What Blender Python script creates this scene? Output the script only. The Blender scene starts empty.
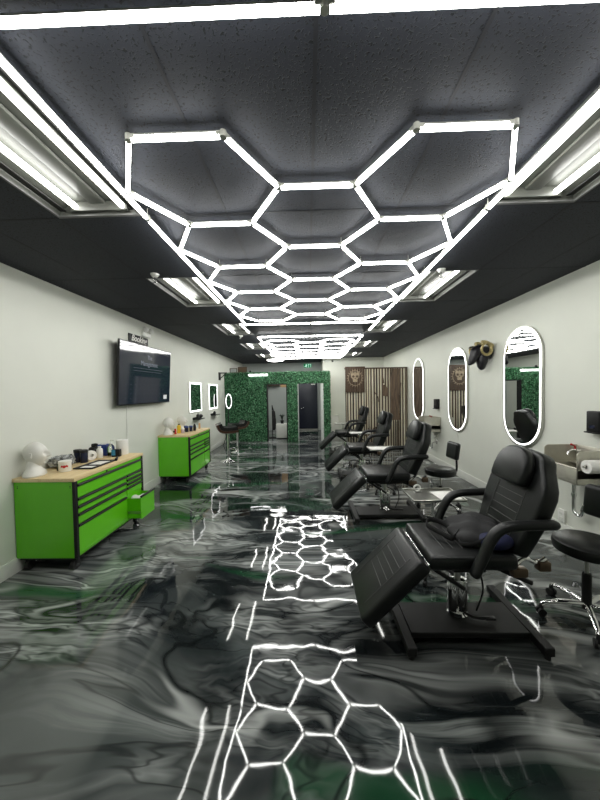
import bpy, bmesh, math, random
from mathutils import Vector, Matrix, Euler

random.seed(7)
SC = bpy.context.scene
COL = SC.collection
PI = math.pi

# ------------------------------------------------------------------ camera
F_PX, YAW, PITCH, ROLL, CAM_H = 318.42, -0.0242, -0.0274, -0.0172, 1.757
def make_camera():
    f = Vector((math.sin(YAW) * math.cos(PITCH), math.cos(YAW) * math.cos(PITCH), math.sin(PITCH)))
    r0 = Vector((math.cos(YAW), -math.sin(YAW), 0))
    u0 = r0.cross(f)
    r = math.cos(ROLL) * r0 + math.sin(ROLL) * u0
    u = -math.sin(ROLL) * r0 + math.cos(ROLL) * u0
    cd = bpy.data.cameras.new('camera')
    cd.sensor_fit = 'HORIZONTAL'
    cd.sensor_width = 36
    cd.lens = 36 * F_PX / 600
    cd.clip_start, cd.clip_end = 0.02, 100
    c = bpy.data.objects.new('camera', cd)
    COL.objects.link(c)
    m = Matrix.Identity(4)
    for i in range(3):
        m[i][0], m[i][1], m[i][2] = r[i], u[i], -f[i]
    m[2][3] = CAM_H
    c.matrix_world = m
    SC.camera = c
make_camera()

# ------------------------------------------------------------------ world and exposure
W = bpy.data.worlds.new('world')
SC.world = W
W.use_nodes = True
W.node_tree.nodes['Background'].inputs[0].default_value = (0.01, 0.011, 0.012, 1)
W.node_tree.nodes['Background'].inputs[1].default_value = 1.0
SC.view_settings.view_transform = 'Standard'
SC.view_settings.look = 'None'
SC.view_settings.gamma = 1
SC.view_settings.exposure = 0.4
SC.view_settings.use_curve_mapping = False
SC.cycles.use_denoising = True
SC.cycles.max_bounces = 10
SC.cycles.diffuse_bounces = 5
SC.cycles.glossy_bounces = 6
SC.cycles.caustics_reflective = False
SC.cycles.caustics_refractive = False
SC.cycles.sample_clamp_indirect = 6.0

TUBE_STRENGTH = 20.0      # the LED tubes of the hexagon lights
TROFFER_STRENGTH = 10.0   # the recessed two-tube lights
MIRROR_STRENGTH = 3.0     # the lit mirror rims

# room, metres: x right, y away from the camera, z up
XL, XR, YF, CEIL = -2.93, 3.0, -2.4, 3.043
Y_BACK, Y_WHITE, Y_GREEN, Y_SLAT = 14.4, 12.6, 11.2, 9.6

# ------------------------------------------------------------------ materials
def nodes(name):
    m = bpy.data.materials.new(name)
    m.use_nodes = True
    nt = m.node_tree
    return m, nt, nt.nodes['Principled BSDF']

def N(nt, kind, **kw):
    n = nt.nodes.new(kind)
    for k, v in kw.items():
        if k.startswith('i_'):
            n.inputs[k[2:].replace('_', ' ')].default_value = v
        else:
            setattr(n, k, v)
    return n

def ramp(nt, stops, interp='LINEAR'):
    r = nt.nodes.new('ShaderNodeValToRGB')
    e = r.color_ramp.elements
    r.color_ramp.interpolation = interp
    while len(e) < len(stops):
        e.new(0.5)
    for i, (p, c) in enumerate(stops):
        e[i].position = p
        e[i].color = (*c, 1) if len(c) == 3 else c
    return r

def mat(name, col, rough=0.5, metal=0.0, var=0.06, scale=12.0, bump=0.0, bscale=60.0, spec=0.5, coat=0.0):
    m, nt, b = nodes(name)
    tc = N(nt, 'ShaderNodeTexCoord')
    nz = N(nt, 'ShaderNodeTexNoise', i_Scale=scale, i_Detail=3.0)
    nt.links.new(tc.outputs['Object'], nz.inputs['Vector'])
    r = ramp(nt, [(0.3, [c * (1 - var) for c in col]), (0.7, [min(1, c * (1 + var)) for c in col])])
    nt.links.new(nz.outputs['Fac'], r.inputs['Fac'])
    nt.links.new(r.outputs['Color'], b.inputs['Base Color'])
    b.inputs['Roughness'].default_value = rough
    b.inputs['Metallic'].default_value = metal
    b.inputs['Specular IOR Level'].default_value = spec
    b.inputs['Coat Weight'].default_value = coat
    if bump:
        n2 = N(nt, 'ShaderNodeTexNoise', i_Scale=bscale, i_Detail=4.0)
        nt.links.new(tc.outputs['Object'], n2.inputs['Vector'])
        bp = N(nt, 'ShaderNodeBump', i_Strength=bump, i_Distance=0.004)
        nt.links.new(n2.outputs['Fac'], bp.inputs['Height'])
        nt.links.new(bp.outputs['Normal'], b.inputs['Normal'])
    return m

def emis(name, col, s):
    m, nt, b = nodes(name)
    b.inputs['Base Color'].default_value = (0.8, 0.8, 0.8, 1)
    b.inputs['Emission Color'].default_value = (*col, 1)
    b.inputs['Emission Strength'].default_value = s
    return m

def glassy(name, col, rough=0.05, trans=1.0):
    m, nt, b = nodes(name)
    b.inputs['Base Color'].default_value = (*col, 1)
    b.inputs['Roughness'].default_value = rough
    b.inputs['Transmission Weight'].default_value = trans
    b.inputs['IOR'].default_value = 1.3
    return m

M = {}
M['wall'] = mat('wall_paint', (0.71, 0.725, 0.655), 0.6, var=0.02, scale=2.0, bump=0.08, bscale=150)
M['grey_wall'] = mat('grey_wall_paint', (0.42, 0.45, 0.44), 0.6, var=0.02, scale=2.0)
M['trim'] = mat('baseboard_paint', (0.74, 0.75, 0.70), 0.4, var=0.02)
M['tube'] = emis('led_diffuser', (1.0, 1.0, 0.96), TUBE_STRENGTH)
M['troffer_tube'] = emis('fluorescent_tube', (1.0, 1.0, 0.95), TROFFER_STRENGTH)
M['rim_light'] = emis('mirror_rim_light', (1.0, 1.0, 0.98), MIRROR_STRENGTH)
M['housing'] = mat('tube_housing', (0.36, 0.36, 0.34), 0.5)
M['clip'] = mat('clear_plastic_clip', (0.55, 0.55, 0.5), 0.25)
M['troffer'] = mat('troffer_enamel', (0.09, 0.094, 0.082), 0.4, var=0.05, scale=3)
M['dark_grid'] = mat('dark_painted_metal', (0.022, 0.023, 0.027), 0.7, spec=0.2)
M['flange'] = mat('troffer_flange_paint', (0.10, 0.10, 0.10), 0.5)
M['black_slot'] = mat('black_slot', (0.008, 0.008, 0.008), 0.6)
M['green'] = mat('green_powder_coat', (0.125, 0.56, 0.008), 0.30, var=0.03, scale=6, coat=0.2)
M['black'] = mat('black_plastic', (0.007, 0.007, 0.008), 0.4, spec=0.35)
M['matte_black'] = mat('matte_black_steel', (0.008, 0.008, 0.008), 0.5, spec=0.35, bump=0.05, bscale=300)
M['vinyl'] = mat('black_vinyl', (0.006, 0.007, 0.007), 0.34, var=0.12, bump=0.12, bscale=260, spec=0.4)
M['stitch'] = mat('grey_stitching', (0.09, 0.09, 0.088), 0.6)
M['chrome'] = mat('chrome', (0.82, 0.82, 0.82), 0.08, 1.0, var=0.02)
M['steel'] = mat('brushed_steel', (0.56, 0.56, 0.52), 0.28, 1.0, var=0.05, scale=30)
M['rubber'] = mat('caster_rubber', (0.012, 0.012, 0.012), 0.55)
M['white_plastic'] = mat('white_plastic', (0.80, 0.80, 0.76), 0.35, var=0.02)
M['plaster'] = mat('white_mannequin', (0.76, 0.75, 0.70), 0.42, var=0.02)
M['paper'] = mat('paper', (0.82, 0.81, 0.77), 0.85, var=0.02, bump=0.1, bscale=120)
M['red'] = mat('red_plastic', (0.55, 0.02, 0.02), 0.35)
M['yellow'] = mat('yellow_label', (0.80, 0.55, 0.02), 0.4)
M['blue'] = mat('blue_card', (0.015, 0.045, 0.22), 0.45)
M['teal'] = mat('teal_label', (0.05, 0.30, 0.50), 0.4)
M['navy'] = mat('navy_bottle', (0.012, 0.016, 0.040), 0.18)
M['pink'] = mat('pale_pink_label', (0.60, 0.50, 0.58), 0.45)
M['tan'] = mat('tan_label', (0.62, 0.40, 0.20), 0.45)
M['clear'] = glassy('clear_plastic', (0.9, 0.92, 0.9))
M['yellow_liquid'] = mat('yellow_liquid', (0.66, 0.68, 0.08), 0.15)
M['cloth'] = mat('black_cloth', (0.014, 0.014, 0.015), 0.75, bump=0.3, bscale=180, var=0.2)
M['blue_cloth'] = mat('blue_cloth', (0.004, 0.007, 0.045), 0.7, bump=0.3, bscale=180, var=0.2)
M['gold'] = mat('aged_gold', (0.46, 0.38, 0.18), 0.35, 0.6, var=0.3, scale=40)
M['horn_black'] = mat('sculpture_black', (0.006, 0.005, 0.009), 0.45)
M['brown_wood'] = mat('walnut_shell', (0.060, 0.026, 0.014), 0.3, var=0.3, scale=9)
M['navy_door'] = mat('navy_door_paint', (0.012, 0.015, 0.030), 0.4)
M['door_white'] = mat('white_jamb', (0.60, 0.62, 0.60), 0.5)
M['mirror'] = mat('mirror_silver', (0.86, 0.88, 0.87), 0.01, 1.0, var=0.0)
M['exit_green'] = emis('exit_sign_green', (0.0, 0.16, 0.06), 0.8)
M['exit_green'].node_tree.nodes['Principled BSDF'].inputs['Base Color'].default_value = (0.0, 0.10, 0.04, 1)
M['exit_white'] = emis('exit_sign_white', (0.5, .8, 0.65), 0.8)
M['foliage_dark'] = mat('dark_plant', (0.012, 0.03, 0.015), 0.5, var=0.4)
M['satin_steel'] = mat('satin_steel', (0.60, 0.58, 0.50), 0.45, 0.75, var=0.05, scale=20)
M['emblem_wood'] = mat('pale_emblem_wood', (0.38, 0.30, 0.20), 0.5, var=0.35, scale=18)
M['bronze'] = mat('tan_bracket', (0.15, 0.105, 0.07), 0.35, 0.6)

def wood_mat(name, c1, c2, grain_axis=1, sc=1.0, rough=0.45):
    m, nt, b = nodes(name)
    tc = N(nt, 'ShaderNodeTexCoord')
    mp = N(nt, 'ShaderNodeMapping')
    s = [14 * sc, 14 * sc, 14 * sc]
    s[grain_axis] = 1.2 * sc
    mp.inputs['Scale'].default_value = s
    nt.links.new(tc.outputs['Object'], mp.inputs['Vector'])
    nz = N(nt, 'ShaderNodeTexNoise', i_Scale=2.0, i_Detail=6.0, i_Distortion=1.2)
    nt.links.new(mp.outputs['Vector'], nz.inputs['Vector'])
    r = ramp(nt, [(0.3, c1), (0.7, c2)])
    nt.links.new(nz.outputs['Fac'], r.inputs['Fac'])
    nt.links.new(r.outputs['Color'], b.inputs['Base Color'])
    b.inputs['Roughness'].default_value = rough
    return m
M['butcher'] = wood_mat('butcher_block', (0.70, 0.52, 0.26), (0.84, 0.68, 0.40), 1)
M['dark_plank'] = wood_mat('live_edge_walnut', (0.045, 0.026, 0.016), (0.20, 0.135, 0.085), 2)
M['sign_wood'] = wood_mat('dark_sign_wood', (0.045, 0.024, 0.013), (0.10, 0.060, 0.034), 2)

def slat_mat():
    m, nt, b = nodes('slat_wood')
    g = N(nt, 'ShaderNodeNewGeometry')
    r = ramp(nt, [(0.0, (0.030, 0.018, 0.012)), (0.3, (0.085, 0.046, 0.026)), (0.55, (0.15, 0.095, 0.055)), (0.8, (0.045, 0.026, 0.018)), (1.0, (0.21, 0.15, 0.09))])
    nt.links.new(g.outputs['Random Per Island'], r.inputs['Fac'])
    tc = N(nt, 'ShaderNodeTexCoord')
    mp = N(nt, 'ShaderNodeMapping')
    mp.inputs['Scale'].default_value = (30, 30, 2)
    nt.links.new(tc.outputs['Object'], mp.inputs['Vector'])
    nz = N(nt, 'ShaderNodeTexNoise', i_Scale=1.5, i_Detail=5.0)
    nt.links.new(mp.outputs['Vector'], nz.inputs['Vector'])
    mx = N(nt, 'ShaderNodeMix', data_type='RGBA', blend_type='MULTIPLY')
    mx.inputs['Factor'].default_value = 0.6
    nt.links.new(r.outputs['Color'], mx.inputs['A'])
    nt.links.new(nz.outputs['Color'], mx.inputs['B'])
    nt.links.new(mx.outputs['Result'], b.inputs['Base Color'])
    b.inputs['Roughness'].default_value = 0.5
    return m
M['slat'] = slat_mat()
M['cream_board'] = wood_mat('pale_pine_board', (0.70, 0.64, 0.46), (0.86, 0.82, 0.68), 2)

def leaf_mat():
    m, nt, b = nodes('boxwood_leaf')
    g = N(nt, 'ShaderNodeNewGeometry')
    r = ramp(nt, [(0.0, (0.012, 0.065, 0.026)), (0.45, (0.035, 0.17, 0.066)), (0.8, (0.10, 0.31, 0.14)), (1.0, (0.22, 0.46, 0.26))])
    nt.links.new(g.outputs['Random Per Island'], r.inputs['Fac'])
    nt.links.new(r.outputs['Color'], b.inputs['Base Color'])
    b.inputs['Roughness'].default_value = 0.45
    return m
M['leaf'] = leaf_mat()
M['leaf_back'] = mat('hedge_backing', (0.012, 0.055, 0.022), 0.8)

def ceiling_mat():
    m, nt, b = nodes('ceiling_tile')
    tc = N(nt, 'ShaderNodeTexCoord')
    mp = N(nt, 'ShaderNodeMapping')
    mp.inputs['Scale'].default_value = (1, 1, 0)
    nt.links.new(tc.outputs['Object'], mp.inputs['Vector'])
    n0 = N(nt, 'ShaderNodeTexNoise', i_Scale=9.0, i_Detail=2.0)
    nt.links.new(mp.outputs['Vector'], n0.inputs['Vector'])
    va = N(nt, 'ShaderNodeVectorMath', operation='MULTIPLY_ADD')
    va.inputs[1].default_value = (0.05, 0.05, 0)
    nt.links.new(n0.outputs['Color'], va.inputs[0])
    nt.links.new(mp.outputs['Vector'], va.inputs[2])
    n1 = N(nt, 'ShaderNodeTexNoise', i_Scale=85.0, i_Detail=2.5, i_Distortion=0.6)
    nt.links.new(va.outputs[0], n1.inputs['Vector'])
    pit = ramp(nt, [(0.37, (0, 0, 0)), (0.43, (1, 1, 1))])
    nt.links.new(n1.outputs['Fac'], pit.inputs['Fac'])
    mx = N(nt, 'ShaderNodeMix', data_type='RGBA')
    mx.inputs['A'].default_value = (0.004, 0.004, 0.005, 1)
    mx.inputs['B'].default_value = (0.023, 0.026, 0.035, 1)
    nt.links.new(pit.outputs['Color'], mx.inputs['Factor'])
    nt.links.new(mx.outputs['Result'], b.inputs['Base Color'])
    bp = N(nt, 'ShaderNodeBump', i_Strength=0.5, i_Distance=0.004)
    nt.links.new(pit.outputs['Color'], bp.inputs['Height'])
    nt.links.new(bp.outputs['Normal'], b.inputs['Normal'])
    b.inputs['Roughness'].default_value = 0.7
    b.inputs['Specular IOR Level'].default_value = 0.25
    return m
M['ceiling'] = ceiling_mat()

def floor_mat():
    """poured metallic epoxy: charcoal, pale grey and green swirls under a glossy coat"""
    m, nt, b = nodes('marbled_epoxy')
    L = nt.links.new
    tc = N(nt, 'ShaderNodeTexCoord')
    P0 = tc.outputs['Object']
    def warp(src, scale, amt, seed, detail=3.0, stretch=(1, 1, 1)):
        mp = N(nt, 'ShaderNodeMapping')
        mp.inputs['Location'].default_value = (seed, seed * 1.7, seed * 0.3)
        mp.inputs['Scale'].default_value = stretch
        L(src, mp.inputs['Vector'])
        n = N(nt, 'ShaderNodeTexNoise', i_Scale=scale, i_Detail=detail, i_Roughness=0.5)
        L(mp.outputs['Vector'], n.inputs['Vector'])
        s = N(nt, 'ShaderNodeVectorMath', operation='SUBTRACT')
        s.inputs[1].default_value = (0.5, 0.5, 0.5)
        L(n.outputs['Color'], s.inputs[0])
        a = N(nt, 'ShaderNodeVectorMath', operation='MULTIPLY_ADD')
        a.inputs[1].default_value = (amt, amt, 0)
        L(s.outputs[0], a.inputs[0])
        L(src, a.inputs[2])
        return a.outputs[0]
    mp0 = N(nt, 'ShaderNodeMapping')
    mp0.inputs['Scale'].default_value = (0.62, 1.15, 1)
    mp0.inputs['Rotation'].default_value = (0, 0, 0.22)
    L(P0, mp0.inputs['Vector'])
    Q = mp0.outputs['Vector']
    p1 = warp(Q, 0.8, 1.5, 3.1, 1.5)
    p2 = warp(p1, 2.0, 0.35, 8.3, 2.0)
    def noise(src, scale, detail, seed, stretch=(1, 1, 1), rough=0.55, dist=0.0):
        mp = N(nt, 'ShaderNodeMapping')
        mp.inputs['Location'].default_value = (seed, -seed, 0)
        mp.inputs['Scale'].default_value = stretch
        L(src, mp.inputs['Vector'])
        n = N(nt, 'ShaderNodeTexNoise', i_Scale=scale, i_Detail=detail, i_Roughness=rough, i_Distortion=dist)
        L(mp.outputs['Vector'], n.inputs['Vector'])
        return n.outputs['Fac']
    def mixc(fac, a, bcol, k=1.0):
        mx = N(nt, 'ShaderNodeMix', data_type='RGBA')
        mu = N(nt, 'ShaderNodeMath', operation='MULTIPLY')
        mu.inputs[1].default_value = k
        L(fac, mu.inputs[0])
        L(mu.outputs[0], mx.inputs['Factor'])
        for sock, v in (('A', a), ('B', bcol)):
            if isinstance(v, tuple):
                mx.inputs[sock].default_value = (*v, 1)
            else:
                L(v, mx.inputs[sock])
        return mx.outputs['Result']
    def mul(a, c):
        mu = N(nt, 'ShaderNodeMath', operation='MULTIPLY')
        L(a, mu.inputs[0]); L(c, mu.inputs[1])
        return mu.outputs[0]
    def bump_ramp(src, lo, hi):
        r = ramp(nt, [(lo, (0, 0, 0)), (hi, (1, 1, 1))], 'EASE')
        L(src, r.inputs['Fac'])
        return r.outputs['Color']
    def line(src, at, half):
        r = ramp(nt, [(at - half, (0, 0, 0)), (at, (1, 1, 1)), (at + half, (0, 0, 0))], 'EASE')
        L(src, r.inputs['Fac'])
        return r.outputs['Color']
    # broad tone: near black to soft charcoal
    base = ramp(nt, [(0.38, (0.005, 0.007, 0.008)), (0.52, (0.016, 0.021, 0.022)), (0.68, (0.080, 0.096, 0.096))])
    L(noise(p1, 1.1, 5.0, 1.0, rough=0.55), base.inputs['Fac'])
    c = base.outputs['Color']
    # fine combed streaks that follow the pour
    streak = noise(p2, 2.2, 6.0, 51.0, (0.35, 2.2, 1), 0.6)
    # smoky pale pigment, combed by the streaks
    smoke = bump_ramp(noise(p1, 0.8, 4.0, 21.0, rough=0.5), 0.50, 0.70)
    c = mixc(smoke, c, (0.15, 0.17, 0.163), 0.65)
    c = mixc(mul(bump_ramp(streak, 0.50, 0.66), bump_ramp(noise(p1, 0.7, 2.0, 14.0), 0.46, 0.62)), c, (0.36, 0.385, 0.37), 0.7)
    # marbled bands, alternating pale and dark
    band = ramp(nt, [(0.34, (0, 0, 0)), (0.42, (.30, .30, .30)), (0.46, (.04, .04, .04)), (0.50, (.75, .75, .75)), (0.53, (.15, .15, .15)), (0.58, (.50, .50, .50)), (0.62, (.05, .05, .05)), (0.70, (0, 0, 0))])
    p3 = warp(p2, 5.0, 0.10, 12.7, 2.0)
    L(noise(p3, 1.5, 4.0, 71.0, (0.55, 1.6, 1), 0.5), band.inputs['Fac'])
    bmask = bump_ramp(noise(p1, 0.65, 3.0, 81.0), 0.44, 0.60)
    c = mixc(mul(band.outputs['Color'], bmask), c, (0.68, 0.71, 0.69), 0.85)
    # green pools
    c = mixc(bump_ramp(noise(p2, 0.75, 2.0, 36.0, (0.7, 1.5, 1)), 0.585, 0.66), c, (0.008, 0.075, 0.026), 0.7)
    # bright edges and thin dark drawn lines where two pours meet
    edge = noise(p2, 0.95, 3.0, 5.0, rough=0.45)
    emask = bump_ramp(noise(Q, 0.9, 2.0, 61.0), 0.48, 0.62)
    c = mixc(mul(line(edge, 0.52, 0.030), emask), c, (0.55, 0.57, 0.55), 0.8)
    c = mixc(line(edge, 0.485, 0.016), c, (0.005, 0.007, 0.007), 0.8)
    c = mixc(line(noise(p2, 1.6, 3.0, 44.0, (0.6, 1.5, 1)), 0.5, 0.014), c, (0.006, 0.008, 0.008), 0.6)
    L(c, b.inputs['Base Color'])
    b.inputs['Roughness'].default_value = 0.035
    b.inputs['IOR'].default_value = 1.55
    bh = noise(P0, 2.6, 1.5, 2.0)
    bp = N(nt, 'ShaderNodeBump', i_Strength=1.0, i_Distance=0.0032)
    L(bh, bp.inputs['Height'])
    L(bp.outputs['Normal'], b.inputs['Normal'])
    return m
M['floor'] = floor_mat()

# ------------------------------------------------------------------ mesh helpers
def nb():
    return bmesh.new()

def join(dst, src, mtx=None, mi=0):
    if mtx is not None:
        src.transform(mtx)
    vm = {}
    for v in src.verts:
        vm[v] = dst.verts.new(v.co)
    for f in src.faces:
        try:
            nf = dst.faces.new([vm[v] for v in f.verts])
            nf.material_index = mi
        except ValueError:
            pass
    src.free()
    return dst

def box(dst, x0, x1, y0, y1, z0, z1, bev=0.0, seg=2, mi=0, mtx=None):
    s = nb()
    bmesh.ops.create_cube(s, size=1)
    s.transform(Matrix.Translation(((x0 + x1) / 2, (y0 + y1) / 2, (z0 + z1) / 2)) @ Matrix.Diagonal((abs(x1 - x0), abs(y1 - y0), abs(z1 - z0), 1)))
    if bev:
        bmesh.ops.bevel(s, geom=list(s.edges), offset=bev, segments=seg, profile=0.5, affect='EDGES')
    return join(dst, s, mtx, mi)

def align(a, b):
    a, b = Vector(a), Vector(b)
    d = b - a
    q = Vector((0, 0, 1)).rotation_difference(d.normalized())
    return Matrix.Translation(a) @ q.to_matrix().to_4x4(), d.length

def cyl(dst, a, b, r, r2=None, n=14, mi=0, caps=True):
    mtx, ln = align(a, b)
    s = nb()
    bmesh.ops.create_cone(s, cap_ends=caps, segments=n, radius1=r, radius2=r if r2 is None else r2, depth=ln)
    s.transform(Matrix.Translation((0, 0, ln / 2)))
    return join(dst, s, mtx, mi)

def sph(dst, c, r, n=14, mi=0, scale=(1, 1, 1), mtx=None):
    s = nb()
    bmesh.ops.create_uvsphere(s, u_segments=n, v_segments=max(6, n * 2 // 3), radius=1)
    m = Matrix.Translation(c) @ Matrix.Diagonal((r * scale[0], r * scale[1], r * scale[2], 1))
    if mtx is not None:
        m = mtx @ m
    return join(dst, s, m, mi)

def lathe(dst, prof, n=20, c=(0, 0, 0), mi=0, mtx=None):
    """prof: list of (r, z)"""
    s = nb()
    rings = []
    for r, z in prof:
        if r < 1e-6:
            rings.append([s.verts.new((0, 0, z))])
        else:
            rings.append([s.verts.new((r * math.cos(2 * PI * i / n), r * math.sin(2 * PI * i / n), z)) for i in range(n)])
    for a, b in zip(rings, rings[1:]):
        for i in range(n):
            j = (i + 1) % n
            if len(a) == 1 and len(b) == 1:
                continue
            if len(a) == 1:
                s.faces.new((a[0], b[j], b[i]))
            elif len(b) == 1:
                s.faces.new((a[i], a[j], b[0]))
            else:
                s.faces.new((a[i], a[j], b[j], b[i]))
    for ring, flip in ((rings[0], True), (rings[-1], False)):
        if len(ring) > 1:
            s.faces.new(ring[::-1] if flip else ring)
    m = Matrix.Translation(c)
    if mtx is not None:
        m = mtx @ m
    return join(dst, s, m, mi)

def smooth_path(pts, n=8):
    pts = [Vector(p) for p in pts]
    out = []
    for i in range(len(pts) - 1):
        p0 = pts[max(0, i - 1)]; p1 = pts[i]; p2 = pts[i + 1]; p3 = pts[min(len(pts) - 1, i + 2)]
        for k in range(n):
            t = k / n
            out.append(0.5 * ((2 * p1) + (p2 - p0) * t + (2 * p0 - 5 * p1 + 4 * p2 - p3) * t * t + (3 * p1 - p0 - 3 * p2 + p3) * t ** 3))
    out.append(pts[-1])
    return out

def tube(dst, pts, r, n=10, mi=0, closed=False, flat=1.0, flat_dir=None):
    """sweep a circle (or an oval when flat != 1) along points; r may be a list"""
    pts = [Vector(p) for p in pts]
    k = len(pts)
    rs = r if isinstance(r, (list, tuple)) else [r] * k
    s = nb()
    rings = []
    up = Vector((0, 0, 1))
    prev = None
    for i, p in enumerate(pts):
        if closed:
            t = (pts[(i + 1) % k] - pts[i - 1]).normalized()
        else:
            t = (pts[min(k - 1, i + 1)] - pts[max(0, i - 1)]).normalized()
        if flat_dir is not None:
            a = (Vector(flat_dir) - t * t.dot(Vector(flat_dir))).normalized()
        elif prev is None:
            a = t.cross(up)
            if a.length < 1e-3:
                a = t.cross(Vector((1, 0, 0)))
            a.normalize()
        else:
            a = (prev - t * t.dot(prev)).normalized()
        prev = a
        b = t.cross(a)
        rings.append([s.verts.new(p + rs[i] * (a * math.cos(2 * PI * j / n) + b * flat * math.sin(2 * PI * j / n))) for j in range(n)])
    m = k if closed else k - 1
    for i in range(m):
        a, b = rings[i], rings[(i + 1) % k]
        for j in range(n):
            q = (j + 1) % n
            s.faces.new((a[j], a[q], b[q], b[j]))
    if not closed:
        s.faces.new(rings[0][::-1])
        s.faces.new(rings[-1])
    return join(dst, s, None, mi)

def prism(dst, outline, depth, bev=0.0, seg=2, mi=0, mtx=None):
    """outline in the local XZ plane, extruded along +Y by depth, centred on Y"""
    s = nb()
    vs = [s.verts.new((x, -depth / 2, z)) for x, z in outline]
    f = s.faces.new(vs)
    r = bmesh.ops.extrude_face_region(s, geom=[f])
    bmesh.ops.translate(s, verts=[v for v in r['geom'] if isinstance(v, bmesh.types.BMVert)], vec=(0, depth, 0))
    bmesh.ops.recalc_face_normals(s, faces=list(s.faces))
    if bev:
        ee = [e for e in s.edges if len(e.link_faces) == 2 and e.calc_face_angle() > 0.35]
        bmesh.ops.bevel(s, geom=ee, offset=bev, segments=seg, profile=0.5, affect='EDGES')
    return join(dst, s, mtx, mi)

def finish(name, bm, mats, parent=None, sharp=38, loc=None):
    bmesh.ops.recalc_face_normals(bm, faces=list(bm.faces))
    lim = math.radians(sharp)
    for f in bm.faces:
        f.smooth = True
    for e in bm.edges:
        if len(e.link_faces) == 2 and e.calc_face_angle(0) > lim:
            e.smooth = False
    me = bpy.data.meshes.new(name)
    bm.to_mesh(me)
    bm.free()
    for m in (mats if isinstance(mats, (list, tuple)) else [mats]):
        me.materials.append(m)
    o = bpy.data.objects.new(name, me)
    COL.objects.link(o)
    if parent is not None:
        o.parent = parent
    if loc is not None:
        o.location = loc
    return o

part = finish

def tag(o, label=None, cat=None, group=None, kind=None):
    if label: o['label'] = label
    if cat: o['category'] = cat
    if group: o['group'] = group
    if kind: o['kind'] = kind
    return o

def struct(name, bm, m):
    o = finish(name, bm, m)
    o['kind'] = 'structure'
    return o

def thing(name, label, cat, loc=(0, 0, 0), rz=0.0, group=None):
    o = bpy.data.objects.new(name, None)
    COL.objects.link(o)
    o.empty_display_size = 0.1
    o.location = loc
    o.rotation_euler = (0, 0, rz)
    return tag(o, label, cat, group)

def dup(root, loc, rz=None, label=None, group=None):
    r = root.copy()
    COL.objects.link(r)
    r.location = loc
    if rz is not None:
        r.rotation_euler = (0, 0, rz)
    if label: r['label'] = label
    if group: r['group'] = group
    for ch in list(root.children):
        c = ch.copy(); COL.objects.link(c); c.parent = r
        for g in ch.children:
            d = g.copy(); COL.objects.link(d); d.parent = c
    return r

def single(name, bm, mats, label, cat, loc=(0, 0, 0), rz=0.0, group=None):
    o = finish(name, bm, mats)
    o.location = loc
    o.rotation_euler = (0, 0, rz)
    return tag(o, label, cat, group)

def text_mesh(name, body, size, m, parent, mtx, shear=0.0, bold=0.0):
    cu = bpy.data.curves.new(name, 'FONT')
    cu.body = body
    cu.size = size
    cu.shear = shear
    cu.offset = bold
    cu.extrude = 0.001
    cu.align_x = 'CENTER'
    cu.align_y = 'CENTER'
    tmp = bpy.data.objects.new(name, cu)
    me = bpy.data.meshes.new_from_object(tmp)
    bpy.data.objects.remove(tmp)
    me.materials.clear()
    me.materials.append(m)
    o = bpy.data.objects.new(name, me)
    COL.objects.link(o)
    o.parent = parent
    o.matrix_local = mtx
    return o

# ------------------------------------------------------------------ the room shell
b = nb(); box(b, XL - 0.1, XR + 0.1, YF - 0.1, Y_BACK + 0.1, -0.1, 0); struct('floor', b, M['floor'])
b = nb(); box(b, XL - 0.12, XL, YF, Y_BACK, 0, CEIL + 0.15); struct('wall_left', b, M['wall'])
b = nb(); box(b, XR, XR + 0.12, YF, Y_BACK, 0, CEIL + 0.15); struct('wall_right', b, M['wall'])
b = nb(); box(b, XL - 0.12, XR + 0.12, YF - 0.12, YF, 0, CEIL + 0.15); struct('wall_front', b, M['wall'])
b = nb(); box(b, XL - 0.12, XR + 0.12, Y_BACK, Y_BACK + 0.12, 0, CEIL + 0.15); struct('wall_back', b, M['grey_wall'])
b = nb(); box(b, 0.77, XR, Y_WHITE, Y_WHITE + 0.12, 0, CEIL + 0.15)
box(b, 0.62, 0.77, Y_WHITE, Y_BACK, 0, CEIL + 0.15)
box(b, 0.62, 0.77, Y_GREEN + 0.15, Y_WHITE, 0, 2.43)
struct('wall_corridor', b, M['wall'])
b = nb(); box(b, XL, XL + 0.015, YF, Y_GREEN, 0, 0.15, 0.004); struct('baseboard_left', b, M['trim'])
b = nb(); box(b, XR - 0.015, XR, YF, Y_WHITE, 0, 0.15, 0.004); struct('baseboard_right', b, M['trim'])
b = nb(); box(b, 0.78, XR - 0.02, Y_WHITE - 0.015, Y_WHITE, 0, 0.15, 0.004); struct('baseboard_back', b, M['trim'])

# dark lay-in ceiling, 2 x 4 ft tiles on a painted grid
GX = [XL] + [0.05 + 0.61 * k for k in range(-4, 5)] + [XR]
GY = [YF] + [1.09 + 1.22 * k for k in range(-2, 11)] + [Y_BACK]
TROFFER_X = (-1.475, 1.575)
TROFFER_Y = [1.70 + 2.44 * k for k in range(0, 5)]
def in_troffer(x, y):
    return any(abs(x - a) < 0.3 and abs(y - c) < 0.6 for a in TROFFER_X for c in TROFFER_Y)
b = nb()
for x0, x1 in zip(GX, GX[1:]):
    for y0, y1 in zip(GY, GY[1:]):
        if not in_troffer((x0 + x1) / 2, (y0 + y1) / 2):
            box(b, x0, x1, y0, y1, CEIL, CEIL + 0.02)
struct('ceiling', b, M['ceiling'])
b = nb()
for x in GX[1:-1]:
    box(b, x - 0.008, x + 0.008, YF, Y_BACK, CEIL - 0.002, CEIL + 0.001)
for y in GY[1:-1]:
    box(b, XL, XR, y - 0.008, y + 0.008, CEIL - 0.002, CEIL + 0.001)
struct('trim_1', b, M['dark_grid'])

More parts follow.
